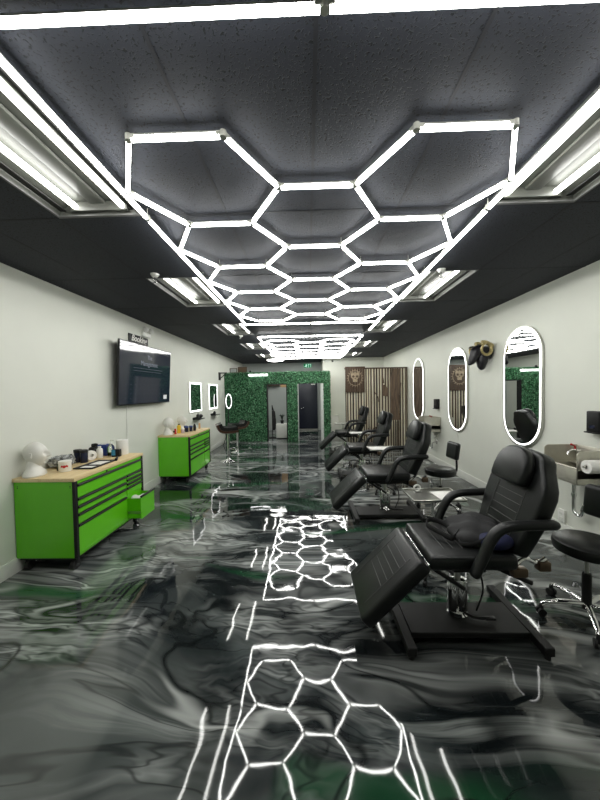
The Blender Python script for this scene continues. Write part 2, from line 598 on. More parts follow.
# green hedge partition with two doorways
DOORS = ((-1.44, -0.72), (-0.35, 0.56))
DH, GT = 2.03, 2.43
GXL, GXR = XL, 0.77
b = nb()
piers = ((GXL, DOORS[0][0]), (DOORS[0][1], DOORS[1][0]), (DOORS[1][1], GXR))
for x0, x1 in piers:
    box(b, x0, x1, Y_GREEN, Y_GREEN + 0.15, 0, DH)
box(b, GXL, GXR, Y_GREEN, Y_GREEN + 0.15, DH, GT)
struct('wall_partition', b, M['leaf_back'])
def hedge():
    rnd = random.Random(3)
    s = nb()
    def leaf(p, nrm):
        d = (Vector(nrm) + Vector((rnd.uniform(-.9, .9), rnd.uniform(-.9, .9), rnd.uniform(-.7, .9)))).normalized()
        q = Vector((0, 0, 1)).rotation_difference(d).to_matrix().to_4x4() @ Matrix.Rotation(rnd.uniform(0, 6.28), 4, 'Z')
        L, w = rnd.uniform(.022, .036), rnd.uniform(.012, .018)
        pts = [(-L, 0, 0), (0, -w, .006), (L, 0, -.004), (0, w, .006)]
        s.faces.new([s.verts.new(p + q @ Vector(t)) for t in pts])
    n = 0
    while n < 9500:
        x, z = rnd.uniform(GXL + .01, GXR), rnd.uniform(0.01, GT)
        if z < DH and any(a + .0 < x < c - .0 for a, c in DOORS):
            continue
        leaf(Vector((x, Y_GREEN - rnd.uniform(.005, .05), z)), (0, -1, .3)); n += 1
    for _ in range(700):
        leaf(Vector((rnd.uniform(GXL, GXR), Y_GREEN + rnd.uniform(-.03, .16), GT + rnd.uniform(0, .03))), (0, -.3, 1))
        leaf(Vector((GXR + rnd.uniform(0, .035), Y_GREEN + rnd.uniform(0, .15), rnd.uniform(0, GT))), (1, -.4, 0))
    o = finish('hedge_foliage', s, M['leaf'])
    tag(o, 'artificial boxwood foliage covering the partition wall at the back', 'artificial hedge', kind='stuff')
hedge()
b = nb()
for a, c in DOORS[:1]:
    box(b, a - .0, a + .03, Y_GREEN - .055, Y_GREEN + .16, 0, DH)
    box(b, c - .03, c, Y_GREEN - .055, Y_GREEN + .16, 0, DH)
    box(b, a, c, Y_GREEN - .055, Y_GREEN + .16, DH - .03, DH)
struct('trim_2', b, M['black'])
b = nb()
a, c = DOORS[1]
box(b, a, a + .02, Y_GREEN - .02, Y_GREEN + .16, 0, DH)
box(b, c - .10, c, Y_GREEN + .0, Y_GREEN + .16, 0, DH)
struct('trim_3', b, M['door_white'])
# navy door at the end of the corridor
door = thing('door_1', None, None, (0, 0, 0)); door['kind'] = 'structure'
b = nb(); box(b, -0.40, 0.44, Y_BACK - .05, Y_BACK - .002, 0.01, 2.24, .004); part('door_leaf', b, M['navy_door'], door)
b = nb(); cyl(b, (-.33, Y_BACK - .05, 1.0), (-.33, Y_BACK - .10, 1.0), .014); cyl(b, (-.33, Y_BACK - .10, 1.0), (-.21, Y_BACK - .10, 1.0), .010)
part('door_handle', b, M['chrome'], door)
b = nb(); box(b, .16, .34, Y_BACK - .056, Y_BACK - .05, 2.04, 2.08); part('name_plate', b, M['white_plastic'], door)
b = nb(); box(b, -.40, .44, Y_BACK - .056, Y_BACK - .05, 0.02, .06); part('kick_plate', b, M['steel'], door)

# ------------------------------------------------------------------ hexagon LED lights
E_HEX, X0_HEX, Z_HEX = 0.455, 0.0747, 2.973
HALF_W, LEN_HEX = 1.168, 4.70
def tube_bm(a, c, w=0.021):
    """one LED tube from a to c: grey housing above, glowing half-round diffuser below"""
    a, c = Vector(a), Vector(c)
    d = (c - a).normalized()
    a2, c2 = a + d * .016, c - d * .016
    side = Vector((-d.y, d.x, 0))
    s = nb()
    prof_d = [(-w * .44, .013), (-w / 2, -.002), (-w * .36, -.009), (0, -.012), (w * .36, -.009), (w / 2, -.002), (w * .44, .013)]
    prof_h = [(w * .44, .013), (w * .38, .023), (-w * .38, .023), (-w * .44, .013)]
    for prof, mi in ((prof_d, 1), (prof_h, 0)):
        ra = [s.verts.new(a2 + side * x + Vector((0, 0, z))) for x, z in prof]
        rc = [s.verts.new(c2 + side * x + Vector((0, 0, z))) for x, z in prof]
        for i in range(len(prof) - 1):
            f = s.faces.new((ra[i], ra[i + 1], rc[i + 1], rc[i])); f.material_index = mi
        f = s.faces.new(ra); f.material_index = 0
        f = s.faces.new(rc[::-1]); f.material_index = 0
    return s

def hex_light(label, y0):
    root = thing('hexagon_ceiling_light', label, 'ceiling light', (X0_HEX, y0, Z_HEX), 0, 'hexagon light grids')
    S = math.sqrt(3) / 2
    e = E_HEX
    cells = [(sx, k) for sx in (-1.5, 1.5) for k in (0, 2, 4, 6, 8)] + [(0.0, k) for k in (1, 3, 5, 7)]
    verts, edges = {}, set()
    def vid(x, y):
        key = (round(x * 4), round(y * 4))
        verts[key] = (x * e, y * e * S + .486)
        return key
    for cx, k in cells:
        ring = [vid(cx - .5, k), vid(cx + .5, k), vid(cx + 1, k + 1), vid(cx + .5, k + 2), vid(cx - .5, k + 2), vid(cx - 1, k + 1)]
        for i in range(6):
            edges.add(tuple(sorted((ring[i], ring[(i + 1) % 6]))))
    nbrs = {}
    def put(a, c):
        part('light_tube', tube_bm((*a, 0), (*c, 0)), [M['housing'], M['tube']], root, sharp=30)
        nbrs.setdefault(a, []).append(c); nbrs.setdefault(c, []).append(a)
    for p, q in sorted(edges):
        put(verts[p], verts[q])
    hw = HALF_W
    for x in (-hw, hw):
        ys = [0, LEN_HEX / 4, LEN_HEX / 2, LEN_HEX * .75, LEN_HEX]
        for u, v in zip(ys, ys[1:]):
            put((x, u), (x, v))
    for y in (0, LEN_HEX):
        put((-hw, y), (0, y)); put((0, y), (hw, y))
    k = 0
    for p, qs in sorted(nbrs.items()):
        s = nb()
        for q in qs:
            d = (Vector((*q, 0)) - Vector((*p, 0))).normalized()
            ang = math.atan2(d.y, d.x)
            box(s, 0, .034, -.013, .013, .000, .022, .003, 1, mtx=Matrix.Translation((*p, 0)) @ Matrix.Rotation(ang, 4, 'Z'))
        cyl(s, (*p, -.006), (*p, .024), .016, n=10)
        part('tube_connector', s, M['clip'], root)
        if k % 3 == 0 or abs(abs(p[0]) - hw) < .01:
            s = nb(); cyl(s, (*p, .022), (*p, CEIL - Z_HEX), .0025, n=6)
            part('mounting_rod', s, M['clip'], root)
        k += 1
    return root
hx = hex_light('glowing hexagon light grid on the ceiling nearest the camera', 1.05)
dup(hx, (X0_HEX, 7.08, Z_HEX), 0, 'glowing hexagon light grid farther back, in front of the green exit sign', 'hexagon light grids')

# ------------------------------------------------------------------ recessed two-tube lights
def troffer(label, x, y):
    t = thing('recessed_light', label, 'ceiling light', (x, y, CEIL), 0, 'recessed two-tube ceiling lights')
    w, l, h = .303, .606, .10
    s = nb()
    # pan: flat top, sloping long sides, straight ends
    sec = [(-w, 0), (-w + .005, .05), (-.20, h), (.20, h), (w - .005, .05), (w, 0)]
    out = [(x_ * 1.0 + (0.004 if x_ > 0 else -0.004), z_ + .004) for x_, z_ in sec]
    ra = [s.verts.new((p, -l, q)) for p, q in sec]; rb = [s.verts.new((p, l, q)) for p, q in sec]
    for i in range(5):
        s.faces.new((ra[i], ra[i + 1], rb[i + 1], rb[i]))
    s.faces.new(ra); s.faces.new(rb[::-1])
    for f in s.faces:
        f.material_index = 0
    part('housing', s, M['troffer'], t)
    s = nb()
    for sx in (-1, 1):
        box(s, sx * .258 - .022, sx * .258 + .022, -l + .02, l - .02, .034, .040)
    part('edge_slot', s, M['black_slot'], t)
    s = nb()
    for sx in (-1, 1):
        box(s, sx * .298 - .008, sx * .298 + .008, -l, l, -.002, .006)
        box(s, -w, w, sx * (l - .01) - .012, sx * (l - .01) + .012, -.002, .006)
    part('flange', s, M['flange'], t)
    s = nb()
    box(s, -.055, .055, -l + .02, l - .02, .075, h - .002, .01)
    part('ballast_cover', s, M['troffer'], t)
    for sx in (-.150, .182):
        s = nb(); cyl(s, (sx, -.555, .052), (sx, .555, .052), .019, n=14)
        sph(s, (sx, -.555, .052), .019); sph(s, (sx, .555, .052), .019)
        part('lamp_tube', s, M['troffer_tube'], t)
    for sy in (-1, 1):
        s = nb(); box(s, -.20, .21, sy * .585 - .012, sy * .585 + .012, .030, h - .003, .003)
        part('lamp_holder', s, M['troffer'], t)
    return t
words = ['nearest the camera', 'second from the camera', 'third from the camera', 'fourth from the camera', 'farthest from the camera, before the green wall']
t0 = None
for side, x in (('left', TROFFER_X[0]), ('right', TROFFER_X[1])):
    for k, y in enumerate(TROFFER_Y):
        lb = 'recessed two-tube ceiling light in the %s row, %s' % (side, words[k])
        t0 = troffer(lb, x, y) if t0 is None else dup(t0, (x, y, CEIL), 0 if side == 'left' else PI, lb)
# sprinkler heads
def sprinkler(label, loc):
    t = thing('fire_sprinkler', label, 'sprinkler', loc, 0, 'ceiling sprinklers')
    s = nb(); lathe(s, [(.045, 0), (.045, -.006), (.030, -.030), (.026, -.034), (0, -.034)]); part('escutcheon', s, M['white_plastic'], t)
    s = nb(); cyl(s, (0, 0, -.034), (0, 0, -.055), .009)
    for sx in (-1, 1):
        tube(s, smooth_path([(sx * .008, 0, -.05), (sx * .016, 0, -.065), (0, 0, -.085)], 4), .003, 6)
    part('frame', s, M['chrome'], t)
    s = nb(); lathe(s, [(.020, -.086), (.020, -.089), (0, -.089)], 12); part('deflector', s, M['chrome'], t)
    return t
sp = sprinkler('white sprinkler head beside the second light of the left row', (-1.62, 3.42, CEIL))
for loc, lb in (((1.46, 3.50, CEIL), 'white sprinkler head beside the second light of the right row'),
                ((-1.49, 7.22, CEIL), 'small sprinkler head beside the far hexagon grid, left row of lights'),
                ((1.26, 7.6, CEIL), 'small sprinkler head beside the far hexagon grid, right row of lights')):
    dup(sp, loc, 0, lb)
# far round surface light at the back and the camera on the white wall
t = thing('flush_ceiling_light', 'glowing flush light on the ceiling above the top of the green wall', 'ceiling light', (-1.25, 12.6, CEIL))
b = nb(); lathe(b, [(.36, 0), (.36, -.03), (.34, -.035), (0, -.035)], 28); part('base', b, M['white_plastic'], t)
b = nb(); lathe(b, [(.33, -.035), (.30, -.06), (.18, -.085), (0, -.095)], 28); part('diffuser', b, emis('flush_light', (1, 1, .95), 14), t)
t = thing('security_camera', 'tiny black security camera high on the white wall right of the exit sign', 'security camera', (1.0, Y_WHITE, 2.92))
b = nb(); box(b, -.035, .035, -.02, 0, -.035, .035, .006); part('mount', b, M['black'], t)
b = nb(); sph(b, (0, -.03, 0), .032); part('dome', b, M['black'], t)

# exit sign
t = thing('exit_sign', 'lit green running man exit sign on the grey wall above the navy door', 'exit sign', (0.02, Y_BACK - .002, 2.80))
b = nb(); box(b, -.19, .19, -.05, 0, 0, .20, .006); part('case', b, M['white_plastic'], t)
b = nb(); box(b, -.18, .18, -.056, -.05, .01, .19); part('green_panel', b, M['exit_green'], t)
b = nb()
sph(b, (-.055, -.058, .155), .017, 10, scale=(1, .2, 1))
for p, q, r in (((-.055, .135), (-.075, .085), .014), ((-.075, .085), (-.035, .06), .011), ((-.035, .06), (-.045, .025), .010), ((-.075, .085), (-.115, .055), .011), ((-.115, .055), (-.15, .06), .009), ((-.058, .13), (-.015, .105), .008), ((-.06, .13), (-.10, .125), .008)):
    cyl(b, (p[0], -.0575, p[1]), (q[0], -.0575, q[1]), r, n=8)
box(b, .03, .045, -.059, -.056, .02, .17); box(b, .13, .145, -.059, -.056, .02, .17); box(b, .03, .145, -.059, -.056, .155, .17)
part('running_man', b, M['exit_white'], t)

# ------------------------------------------------------------------ green wall fittings
t = thing('light_bar', 'white glowing light bar on the green wall near its top', 'wall light', (-1.72, Y_GREEN - .055, 2.345))
b = nb(); box(b, -.34, .34, -.012, .03, -.02, .045, .004); part('bracket', b, M['white_plastic'], t)
b = nb(); box(b, -.33, .33, -.06, -.012, -.024, .024, .012); part('diffuser', b, emis('light_bar', (1, 1, 1), 6), t)
t = thing('wall_bracket', 'black box bracket high on the left wall beside the green wall edge', 'bracket', (XL, 10.55, 2.30))
b = nb(); box(b, 0, .03, -.09, .09, -.13, .13, .005); part('plate', b, M['matte_black'], t)
b = nb(); box(b, .03, .26, -.018, .018, .09, .125, .004); part('arm', b, M['matte_black'], t)
b = nb(); cyl(b, (.03, 0, -.08), (.22, 0, .09), .014); part('brace', b, M['matte_black'], t)
for i, (x, w, h, lb) in enumerate(((-2.62, .12, .17, 'small dark frame standing on top of the green wall, next to the left wall'), (-2.30, .15, .21, 'larger dark brown frame on top of the green wall'), (-2.02, .06, .08, 'tiny dark ornament on top of the green wall, right of the two frames'))):
    t = thing(('picture_frame', 'picture_frame', 'ornament')[i], lb, ('picture frame', 'picture frame', 'ornament')[i], (x, Y_GREEN + .08, GT + .015))
    if i < 2:
        b = nb()
        for q in (-1, 1):
            box(b, q * w - .012, q * w + .012, -.015, .015, 0, h, .003)
            box(b, -w, w, -.015, .015, (0 if q < 0 else h - .024), (.024 if q < 0 else h), .003)
        part('frame', b, M['sign_wood'], t)
        b = nb(); box(b, -w + .01, w - .01, .0, .01, .02, h - .02); part('picture', b, M['bronze'] if i else M['grey_wall'], t)
    else:
        b = nb(); lathe(b, [(.03, 0), (.05, .02), (.03, .06), (.015, .08), (0, .085)]); part('body', b, M['black'], t)
# things seen through the first doorway
t = thing('white_cabinet', 'low white cabinet seen through the left doorway', 'cabinet', (-.98, 12.0, 0))
b = nb(); box(b, -.21, .21, -.2, .2, .03, .55, .008); part('body', b, M['white_plastic'], t)
b = nb(); box(b, -.19, .19, -.215, -.2, .06, .52, .005); part('door', b, M['white_plastic'], t)
b = nb(); box(b, -.19, .19, -.18, .18, 0, .03); part('plinth', b, M['black'], t)
def plant(name, label, loc, pot_r, pot_h, n, ln, m_pot):
    t = thing(name, label, 'plant', loc)
    s = nb(); lathe(s, [(pot_r * .75, 0), (pot_r, pot_h), (pot_r * .9, pot_h), (pot_r * .85, pot_h * .85), (0, pot_h * .85)]); part('pot', s, m_pot, t)
    s = nb()
    rnd = random.Random(len(label))
    for i in range(n):
        a = rnd.uniform(0, 6.28); tip = rnd.uniform(.35, 1)
        d = Vector((math.cos(a), math.sin(a), 0))
        pts = [Vector((0, 0, pot_h * .85)), d * ln * .25 * tip + Vector((0, 0, pot_h + ln * .6)), d * ln * .55 * tip + Vector((0, 0, pot_h + ln * (1.15 - .5 * tip)))]
        tube(s, smooth_path(pts, 4), [.010] + [.016] * 6 + [.010, .002], 5, flat=.25)
    part('leaves', s, M['foliage_dark'], t)
plant('potted_plant', 'dark leafy plant on the white cabinet in the left doorway', (-.98, 12.0, .55), .07, .12, 22, .26, M['black'])
t = thing('coat_stand', 'dark cluttered coat stand just inside the left doorway', 'stand', (-1.36, 12.1, 0))
b = nb(); cyl(b, (0, 0, .02), (0, 0, 1.25), .018); part('pole', b, M['black'], t)
b = nb(); lathe(b, [(.16, 0), (.16, .02), (.03, .04), (0, .04)]); part('base', b, M['black'], t)
b = nb(); tube(b, smooth_path([(0, -.02, 1.2), (.06, -.05, 1.0), (.08, -.06, .7), (.06, -.05, .3)], 6), [.03] * 6 + [.07] * 6 + [.09] * 6 + [.06], 10, flat=.6); part('hanging_coat', b, M['cloth'], t)
t = thing('wall_cupboard', 'dark brown cupboard hung high in the room behind the left doorway', 'cupboard', (-1.52, Y_BACK - .002, 2.02))
b = nb(); box(b, -.36, .26, -.3, 0, 0, .45, .006); part('body', b, M['sign_wood'], t)
b = nb(); box(b, -.04, -.03, -.312, -.3, .02, .43); box(b, -.35, -.055, -.312, -.3, .02, .43, .004); box(b, -.045, .25, -.312, -.3, .02, .43, .004); part('door', b, M['sign_wood'], t)
b = nb(); box(b, -.20, .20, -.012, 0, 0, .50, .003)
t = single('poster', b, M['tan'], 'pinkish tan poster on the wall behind the left doorway', 'poster', (-1.03, Y_BACK - .002, 1.95))

# ------------------------------------------------------------------ slat wall at the back right
t = thing('slat_divider', 'wooden slat divider with pale gaps behind the row of black chairs', 'room divider', (0, Y_SLAT, 0))
SX0, SX1, SH = 1.14, 2.985, 2.42
b = nb(); box(b, SX0, SX1, .0, .06, 0, SH - .02); part('backing', b, M['cream_board'], t)
b = nb(); box(b, SX0 - .02, SX1, -.02, .07, SH - .03, SH + .01, .004)
for x in (SX0, SX1 - .03):
    box(b, x, x + .02, -.02, .07, 0, SH - .03, .003)
part('frame', b, M['sign_wood'], t)
b = nb()
rnd = random.Random(11)
x = SX0 + .045
while x < SX1 - .06:
    w = rnd.choice((.030, .036, .044))
    box(b, x, x + w, -.012, .005, 0.0, SH - .03, .003, 1)
    x += w + rnd.choice((.034, .040, .048))
part('slats', b, M['slat'], t)
# live-edge plank and short boards let into it
b = nb()
edge = [(2.40, .85), (2.39, 1.2), (2.42, 1.5), (2.37, 1.8), (2.41, 2.1), (2.43, 2.38)]
edge2 = [(2.66, 2.38), (2.69, 2.1), (2.63, 1.8), (2.66, 1.5), (2.64, 1.2), (2.66, .85)]
prism(b, edge + edge2, .03, .004, 1, mtx=Matrix.Translation((.09, -.025, 0)))
prism(b, [(2.25, 1.58), (2.42, 1.55), (2.42, 1.72), (2.33, 1.92), (2.24, 1.90)], .03, .004, 1, mtx=Matrix.Translation((0, -.022, 0)))
prism(b, [(2.64, 1.70), (2.76, 1.62), (2.80, 1.95), (2.74, 2.02), (2.71, 1.85), (2.64, 1.82)], .03, .004, 1, mtx=Matrix.Translation((0, -.022, 0)))
tube(b, smooth_path([(1.98, -.02, 1.75), (2.05, -.02, 1.62), (2.10, -.02, 1.55), (2.12, -.02, 1.40)], 5), .012, 6)
tube(b, smooth_path([(2.28, -.02, 1.95), (2.26, -.02, 2.10), (2.22, -.02, 2.18)], 5), .014, 6)
part('live_edge_plank', b, M['dark_plank'], t)
b = nb()
for i in range(5):
    box(b, 1.80 + i * .075, 1.78 + i * .075 + .066, -.024, .02, .0, .62 + .03 * (i % 2), .003, 1)
for i in range(4):
    box(b, 2.50 + i * .075, 2.44 + i * .075 + .066, -.028, .02, .0, .80 + .02 * (i % 2), .003, 1)
part('low_boards', b, M['sign_wood'], t)
# square plaque with a pale emblem
t = thing('emblem_plaque', 'square dark wood plaque with pale round emblem on the slat divider', 'plaque', (1.425, Y_SLAT - .02, 1.70))
b = nb()
for i in range(8):
    box(b, -.29 + i * .0725, -.29 + i * .0725 + .066, -.03, 0, 0, .74, .003, 1)
box(b, -.295, .295, -.034, 0, .72, .765, .003)
part('boards', b, M['sign_wood'], t)
b = nb()
tube(b, [(.20 * math.cos(2 * PI * i / 36), -.034, .42 + .22 * math.sin(2 * PI * i / 36)) for i in range(36)], .008, 6, closed=True)
for i in range(20):
    a = 2 * PI * i / 20
    cyl(b, (.215 * math.cos(a), -.034, .42 + .235 * math.sin(a)), (.245 * math.cos(a), -.034, .42 + .265 * math.sin(a)), .010, n=6)
prism(b, [(-.13, .55), (-.09, .60), (-.03, .58), (0, .60), (.03, .58), (.09, .60), (.13, .55), (.12, .44), (.07, .39), (.06, .31), (-.06, .31), (-.07, .39), (-.12, .44)], .012, mtx=Matrix.Translation((0, -.034, 0)))
part('emblem', b, M['emblem_wood'], t)
b = nb()
for sx in (-1, 1):
    sph(b, (sx * .055, -.042, .47), .032, 12, scale=(1, .25, 1.1))
prism(b, [(-.018, .39), (0, .43), (.018, .39)], .008, mtx=Matrix.Translation((0, -.042, 0)))
part('emblem_hollows', b, M['sign_wood'], t)
b = nb(); box(b, 0, .38, -.25, 0, 0, .78, .006)
low = thing('low_counter', 'low white counter against the white wall left of the slat divider', 'counter', (.80, Y_WHITE - .02, 0))
part('body', b, M['white_plastic'], low)
b = nb(); box(b, -.01, .39, -.27, .0, .78, .805, .004); part('counter_top', b, M['trim'], low)

# ------------------------------------------------------------------ green tool benches
BL = 1.28
def bench(label, loc, open_drawer):
    t = thing('tool_bench', label, 'tool bench', loc, 0, 'green rolling tool benches')
    D = .61
    s = nb(); box(s, .0, D - .004, .0, BL, .14, .905, .004, 1); part('cabinet_body', s, M['green'], t)
    s = nb(); box(s, -.005, D + .012, -.012, BL + .012, .905, .942, .004); part('worktop', s, M['butcher'], t)
    for y in (.0, BL - .03):
        s = nb(); box(s, D - .022, D + .012, y - .003, y + .033, .14, .904, .003, 1)
        part('corner_trim', s, M['matte_black'], t)
    s = nb(); box(s, .02, D - .02, .02, BL - .02, .115, .14); part('under_frame', s, M['matte_black'], t)
    s = nb()
    for y in (.10, .50):
        for z in (.845, .86):
            cyl(s, (.04 if y < .2 else .57, -.002, z), (.04 if y < .2 else .57, .004, z), .005, n=8)
    part('rivet', s, M['matte_black'], t)
    yd0, yd1, ym = .034, BL - .034, .885
    def drawer(name, y0, y1, z0, z1, pull=0.0):
        s = nb()
        x = D + pull
        box(s, x - .006, x + .006, y0, y1, z0, z1 - .012, .003, 1)
        # pressed line along the lower edge
        box(s, x + .004, x + .008, y0 + .01, y1 - .01, z0 + .012, z0 + .020, .001, 1)
        d = part(name, s, M['green'], t)
        s = nb()
        # extruded pull along the top edge
        pr = [(0, .0), (.020, .0), (.024, -.008), (.016, -.024), (.010, -.026), (.006, -.012), (0, -.012)]
        prism(s, [(x - .002 + a, z1 + .004 + c) for a, c in pr], y1 - y0, mtx=Matrix.Translation((0, (y0 + y1) / 2, 0)))
        part('drawer_pull', s, M['black'], d)
        if pull:
            s = nb()
            for yy in (y0 + .012, y1 - .012):
                box(s, D - .3, x - .004, yy - .002, yy + .002, z0 + .01, z1 - .03)
            box(s, D - .3, x - .004, y0 + .012, y1 - .012, z0 + .01, z0 + .014)
            part('drawer_box', s, M['green'], d)
            s = nb()
            box(s, D, x - .004, y0 + .006, y0 + .010, z0 + .07, z0 + .10)
            box(s, D, x - .004, y1 - .010, y1 - .006, z0 + .07, z0 + .10)
            part('drawer_slide', s, M['steel'], d)
        return d
    s = nb(); box(s, D - .006, D + .004, yd0, yd1, .872, .904, .002, 1); cyl(s, (D, .5, .888), (D + .012, .5, .888), .010, n=12, mi=1)
    part('top_rail', s, [M['green'], M['black']], t)
    drawer('drawer', yd0, yd1, .735, .866)
    for z0, z1 in ((.655, .724), (.577, .645), (.470, .567), (.165, .460)):
        drawer('drawer', yd0, ym - .012, z0, z1)
    for z0, z1 in ((.675, .724), (.624, .667), (.573, .616), (.470, .565)):
        drawer('drawer', ym + .012, yd1, z0, z1)
    drawer('drawer', ym + .012, yd1, .165, .460, .17 if open_drawer else 0.0)
    for x in (.07, D - .07):
        for y in (.07, BL - .07):
            s = nb()
            box(s, x - .03, x + .03, y - .035, y + .035, .106, .116)
            box(s, x - .026, x - .020, y - .02, y + .03, .05, .106); box(s, x + .020, x + .026, y - .02, y + .03, .05, .106)
            c = part('caster', s, M['matte_black'], t)
            s = nb()
            cyl(s, (x - .019, y, .05), (x + .019, y, .05), .050, n=24)
            cyl(s, (x - .024, y, .05), (x + .024, y, .05), .020, n=14, mi=1)
            part('wheel', s, [M['rubber'], M['chrome']], c)
    return t
BX = -2.922
BENCH1, BENCH2 = (BX, 3.055, 0), (BX, 6.10, 0)
bench('green rolling tool bench nearest the camera, with one drawer left open', BENCH1, True)
bench('green rolling tool bench farther back, all drawers shut, below the lit mirrors', BENCH2, False)
TOP = .943
# white rag inside the open drawer
b = nb(); rnd = random.Random(4)
for i in range(5):
    sph(b, (rnd.uniform(-.05, .05), rnd.uniform(-.06, .06), .05), .04, 10, scale=(1, 1.3, .8))
single('paper_towel_wad', b, M['paper'], 'white crumpled paper inside the open green drawer', 'paper', (-2.235, 4.08, .36))

def smoothstep(a, c, x):
    t = max(0, min(1, (x - a) / (c - a)))
    return t * t * (3 - 2 * t)

def mannequin_head(label, loc, rz, scale=1.0):
    """bald display head on a neck and cut-off shoulders; +X is the way it faces"""
    s = nb()
    bmesh.ops.create_uvsphere(s, u_segments=80, v_segments=64, radius=1)
    g = lambda d2, w: math.exp(-d2 / (w * w))
    for v in s.verts:
        x, y, z = v.co
        px, py, pz = x * .096, y * .076, z * .118
        # jaw narrower and forward, flat cheeks
        if z < 0:
            k = -z
            px += .012 * k
            py *= 1 - .22 * k
            if x < 0: px *= 1 - .35 * k
        front = smoothstep(0.2, .6, x)
        ay = abs(y)
        px += .014 * g((y * 1.3) ** 2 + ((z - .22) / 1.6) ** 2, .30) * front                 # forehead and brow
        px += .017 * g((y * 1.5) ** 2 + ((z - .02) / 1.5) ** 2, .13) * front                 # bridge
        px += .026 * g((y * 1.1) ** 2 + ((z + .17) / .8) ** 2, .12) * front                  # nose tip
        px -= .014 * g((ay - .33) ** 2 + ((z - .03) * 1.3) ** 2, .17) * front                # eye sockets
        px += .006 * g((ay - .33) ** 2 + ((z - .02) * 1.6) ** 2, .09) * front                # closed lids
        px += .006 * g(((ay - .45) * .8) ** 2 + (z + .18) ** 2, .20) * front                 # cheekbones
        px += .010 * g((y * .8) ** 2 + ((z + .40) * 1.6) ** 2, .12) * front                  # upper lip
        px += .009 * g((y * .9) ** 2 + ((z + .53) * 1.6) ** 2, .11) * front                  # lower lip
        px -= .007 * g((y * .6) ** 2 + ((z + .66) * 1.6) ** 2, .10) * front                  # hollow above the chin
        px += .016 * g((y * .9) ** 2 + (z + .84) ** 2, .17) * smoothstep(-.1, .35, x)        # chin
        v.co = (px, py, pz + .205)
    join_head = nb()
    join(join_head, s)
    # ears
    for sy in (-1, 1):
        sph(join_head, (-.008, sy * .074, .198), .022, 14, scale=(.75, .32, 1.35))
        tube(join_head, smooth_path([(-.018, sy * .082, .215), (-.010, sy * .086, .226), (.004, sy * .082, .218), (-.004, sy * .080, .192), (0, sy * .076, .176)], 4), .005, 6)
    # neck and shoulder block: oval rings
    rings = [(.0, .088, .125, -.005), (.012, .092, .130, -.005), (.035, .086, .115, -.006), (.065, .062, .078, -.012), (.09, .052, .058, -.014), (.12, .052, .054, -.012), (.165, .056, .054, -.004)]
    vv = []
    n = 28
    s2 = nb()
    for z, rx, ry, cx in rings:
        vv.append([s2.verts.new((cx + rx * math.cos(2 * PI * i / n), ry * math.sin(2 * PI * i / n), z)) for i in range(n)])
    for a, c in zip(vv, vv[1:]):
        for i in range(n):
            s2.faces.new((a[i], a[(i + 1) % n], c[(i + 1) % n], c[i]))
    s2.faces.new(vv[0][::-1]); s2.faces.new(vv[-1])
    join(join_head, s2)
    join_head.transform(Matrix.Scale(scale, 4))
    return single('mannequin_head', join_head, M['plaster'], label, 'mannequin head', loc, rz, 'white display heads')
mannequin_head('white mannequin head facing right at the near corner of the nearer green bench', (-2.805, 3.180, TOP), .36, 1.06)
mannequin_head('white mannequin head facing right at the near corner of the far green bench', (BX + .15, 6.23, TOP), .25, 1.06)
mannequin_head('white mannequin head standing behind the bottles on the far green bench', (BX + .14, 6.92, TOP), .25, 1.0)

def bottle(name, label, cat, loc, r, h, m_body, m_cap, style='cap', m_label=None, group=None):
    t = thing(name, label, cat, loc, 0, group)
    s = nb(); lathe(s, [(r * .9, 0), (r, .005), (r, h * .72), (r * .85, h * .80), (r * .42, h * .86), (r * .42, h * .90)], 20); part('body', s, m_body, t)
    s = nb()
    if style == 'pump':
        cyl(s, (0, 0, h * .88), (0, 0, h * .95), r * .48); cyl(s, (0, 0, h * .95), (0, 0, h * 1.12), .005)
        tube(s, [(-.012, 0, h * 1.13), (.02, 0, h * 1.14), (.045, 0, h * 1.11)], .006, 8)
    elif style == 'trigger':
        cyl(s, (0, 0, h * .88), (0, 0, h * .98), r * .48)
        prism(s, [(-.03, h * .96), (.045, h * .96), (.055, h * 1.06), (.02, h * 1.12), (-.025, h * 1.08)], .026, .004)
        tube(s, smooth_path([(.03, 0, h * .97), (.040, 0, h * .90), (.034, 0, h * .84)], 4), .005, 6)
    else:
        cyl(s, (0, 0, h * .88), (0, 0, h), r * .5)
    part('cap', s, m_cap, t)
    if m_label:
        s = nb(); lathe(s, [(r * 1.01, h * .2), (r * 1.015, h * .2), (r * 1.015, h * .58), (r * 1.01, h * .58)], 20); part('label', s, m_label, t)
    return t

def jar(name, label, cat, loc, r, h, m_body, m_lid, group=None, m_label=None):
    t = thing(name, label, cat, loc, 0, group)
    s = nb(); lathe(s, [(r * .95, 0), (r, .004), (r, h * .78), (r * .96, h * .8), (0, h * .8)], 24); part('body', s, m_body, t)
    s = nb(); lathe(s, [(r * 1.04, h * .78), (r * 1.05, h * .8), (r * 1.05, h * .97), (r * .98, h), (0, h)], 24); part('lid', s, m_lid, t)
    if m_label:
        s = nb()
        n = 10
        for zz0, zz1, a0, a1 in ((h * .42, h * .62, -.55, .55),):
            va = [s.verts.new((r * 1.012 * math.cos(a0 + (a1 - a0) * i / n), r * 1.012 * math.sin(a0 + (a1 - a0) * i / n), zz0 + .006 * math.sin(i))) for i in range(n + 1)]
            vb = [s.verts.new((r * 1.012 * math.cos(a0 + (a1 - a0) * i / n), r * 1.012 * math.sin(a0 + (a1 - a0) * i / n), zz1 - .004 * math.cos(2 * i))) for i in range(n + 1)]
            for i in range(n):
                s.faces.new((va[i], va[i + 1], vb[i + 1], vb[i]))
        o = part('label_print', s, m_label, t)
        o.rotation_euler = (0, 0, -1.0)
    return t
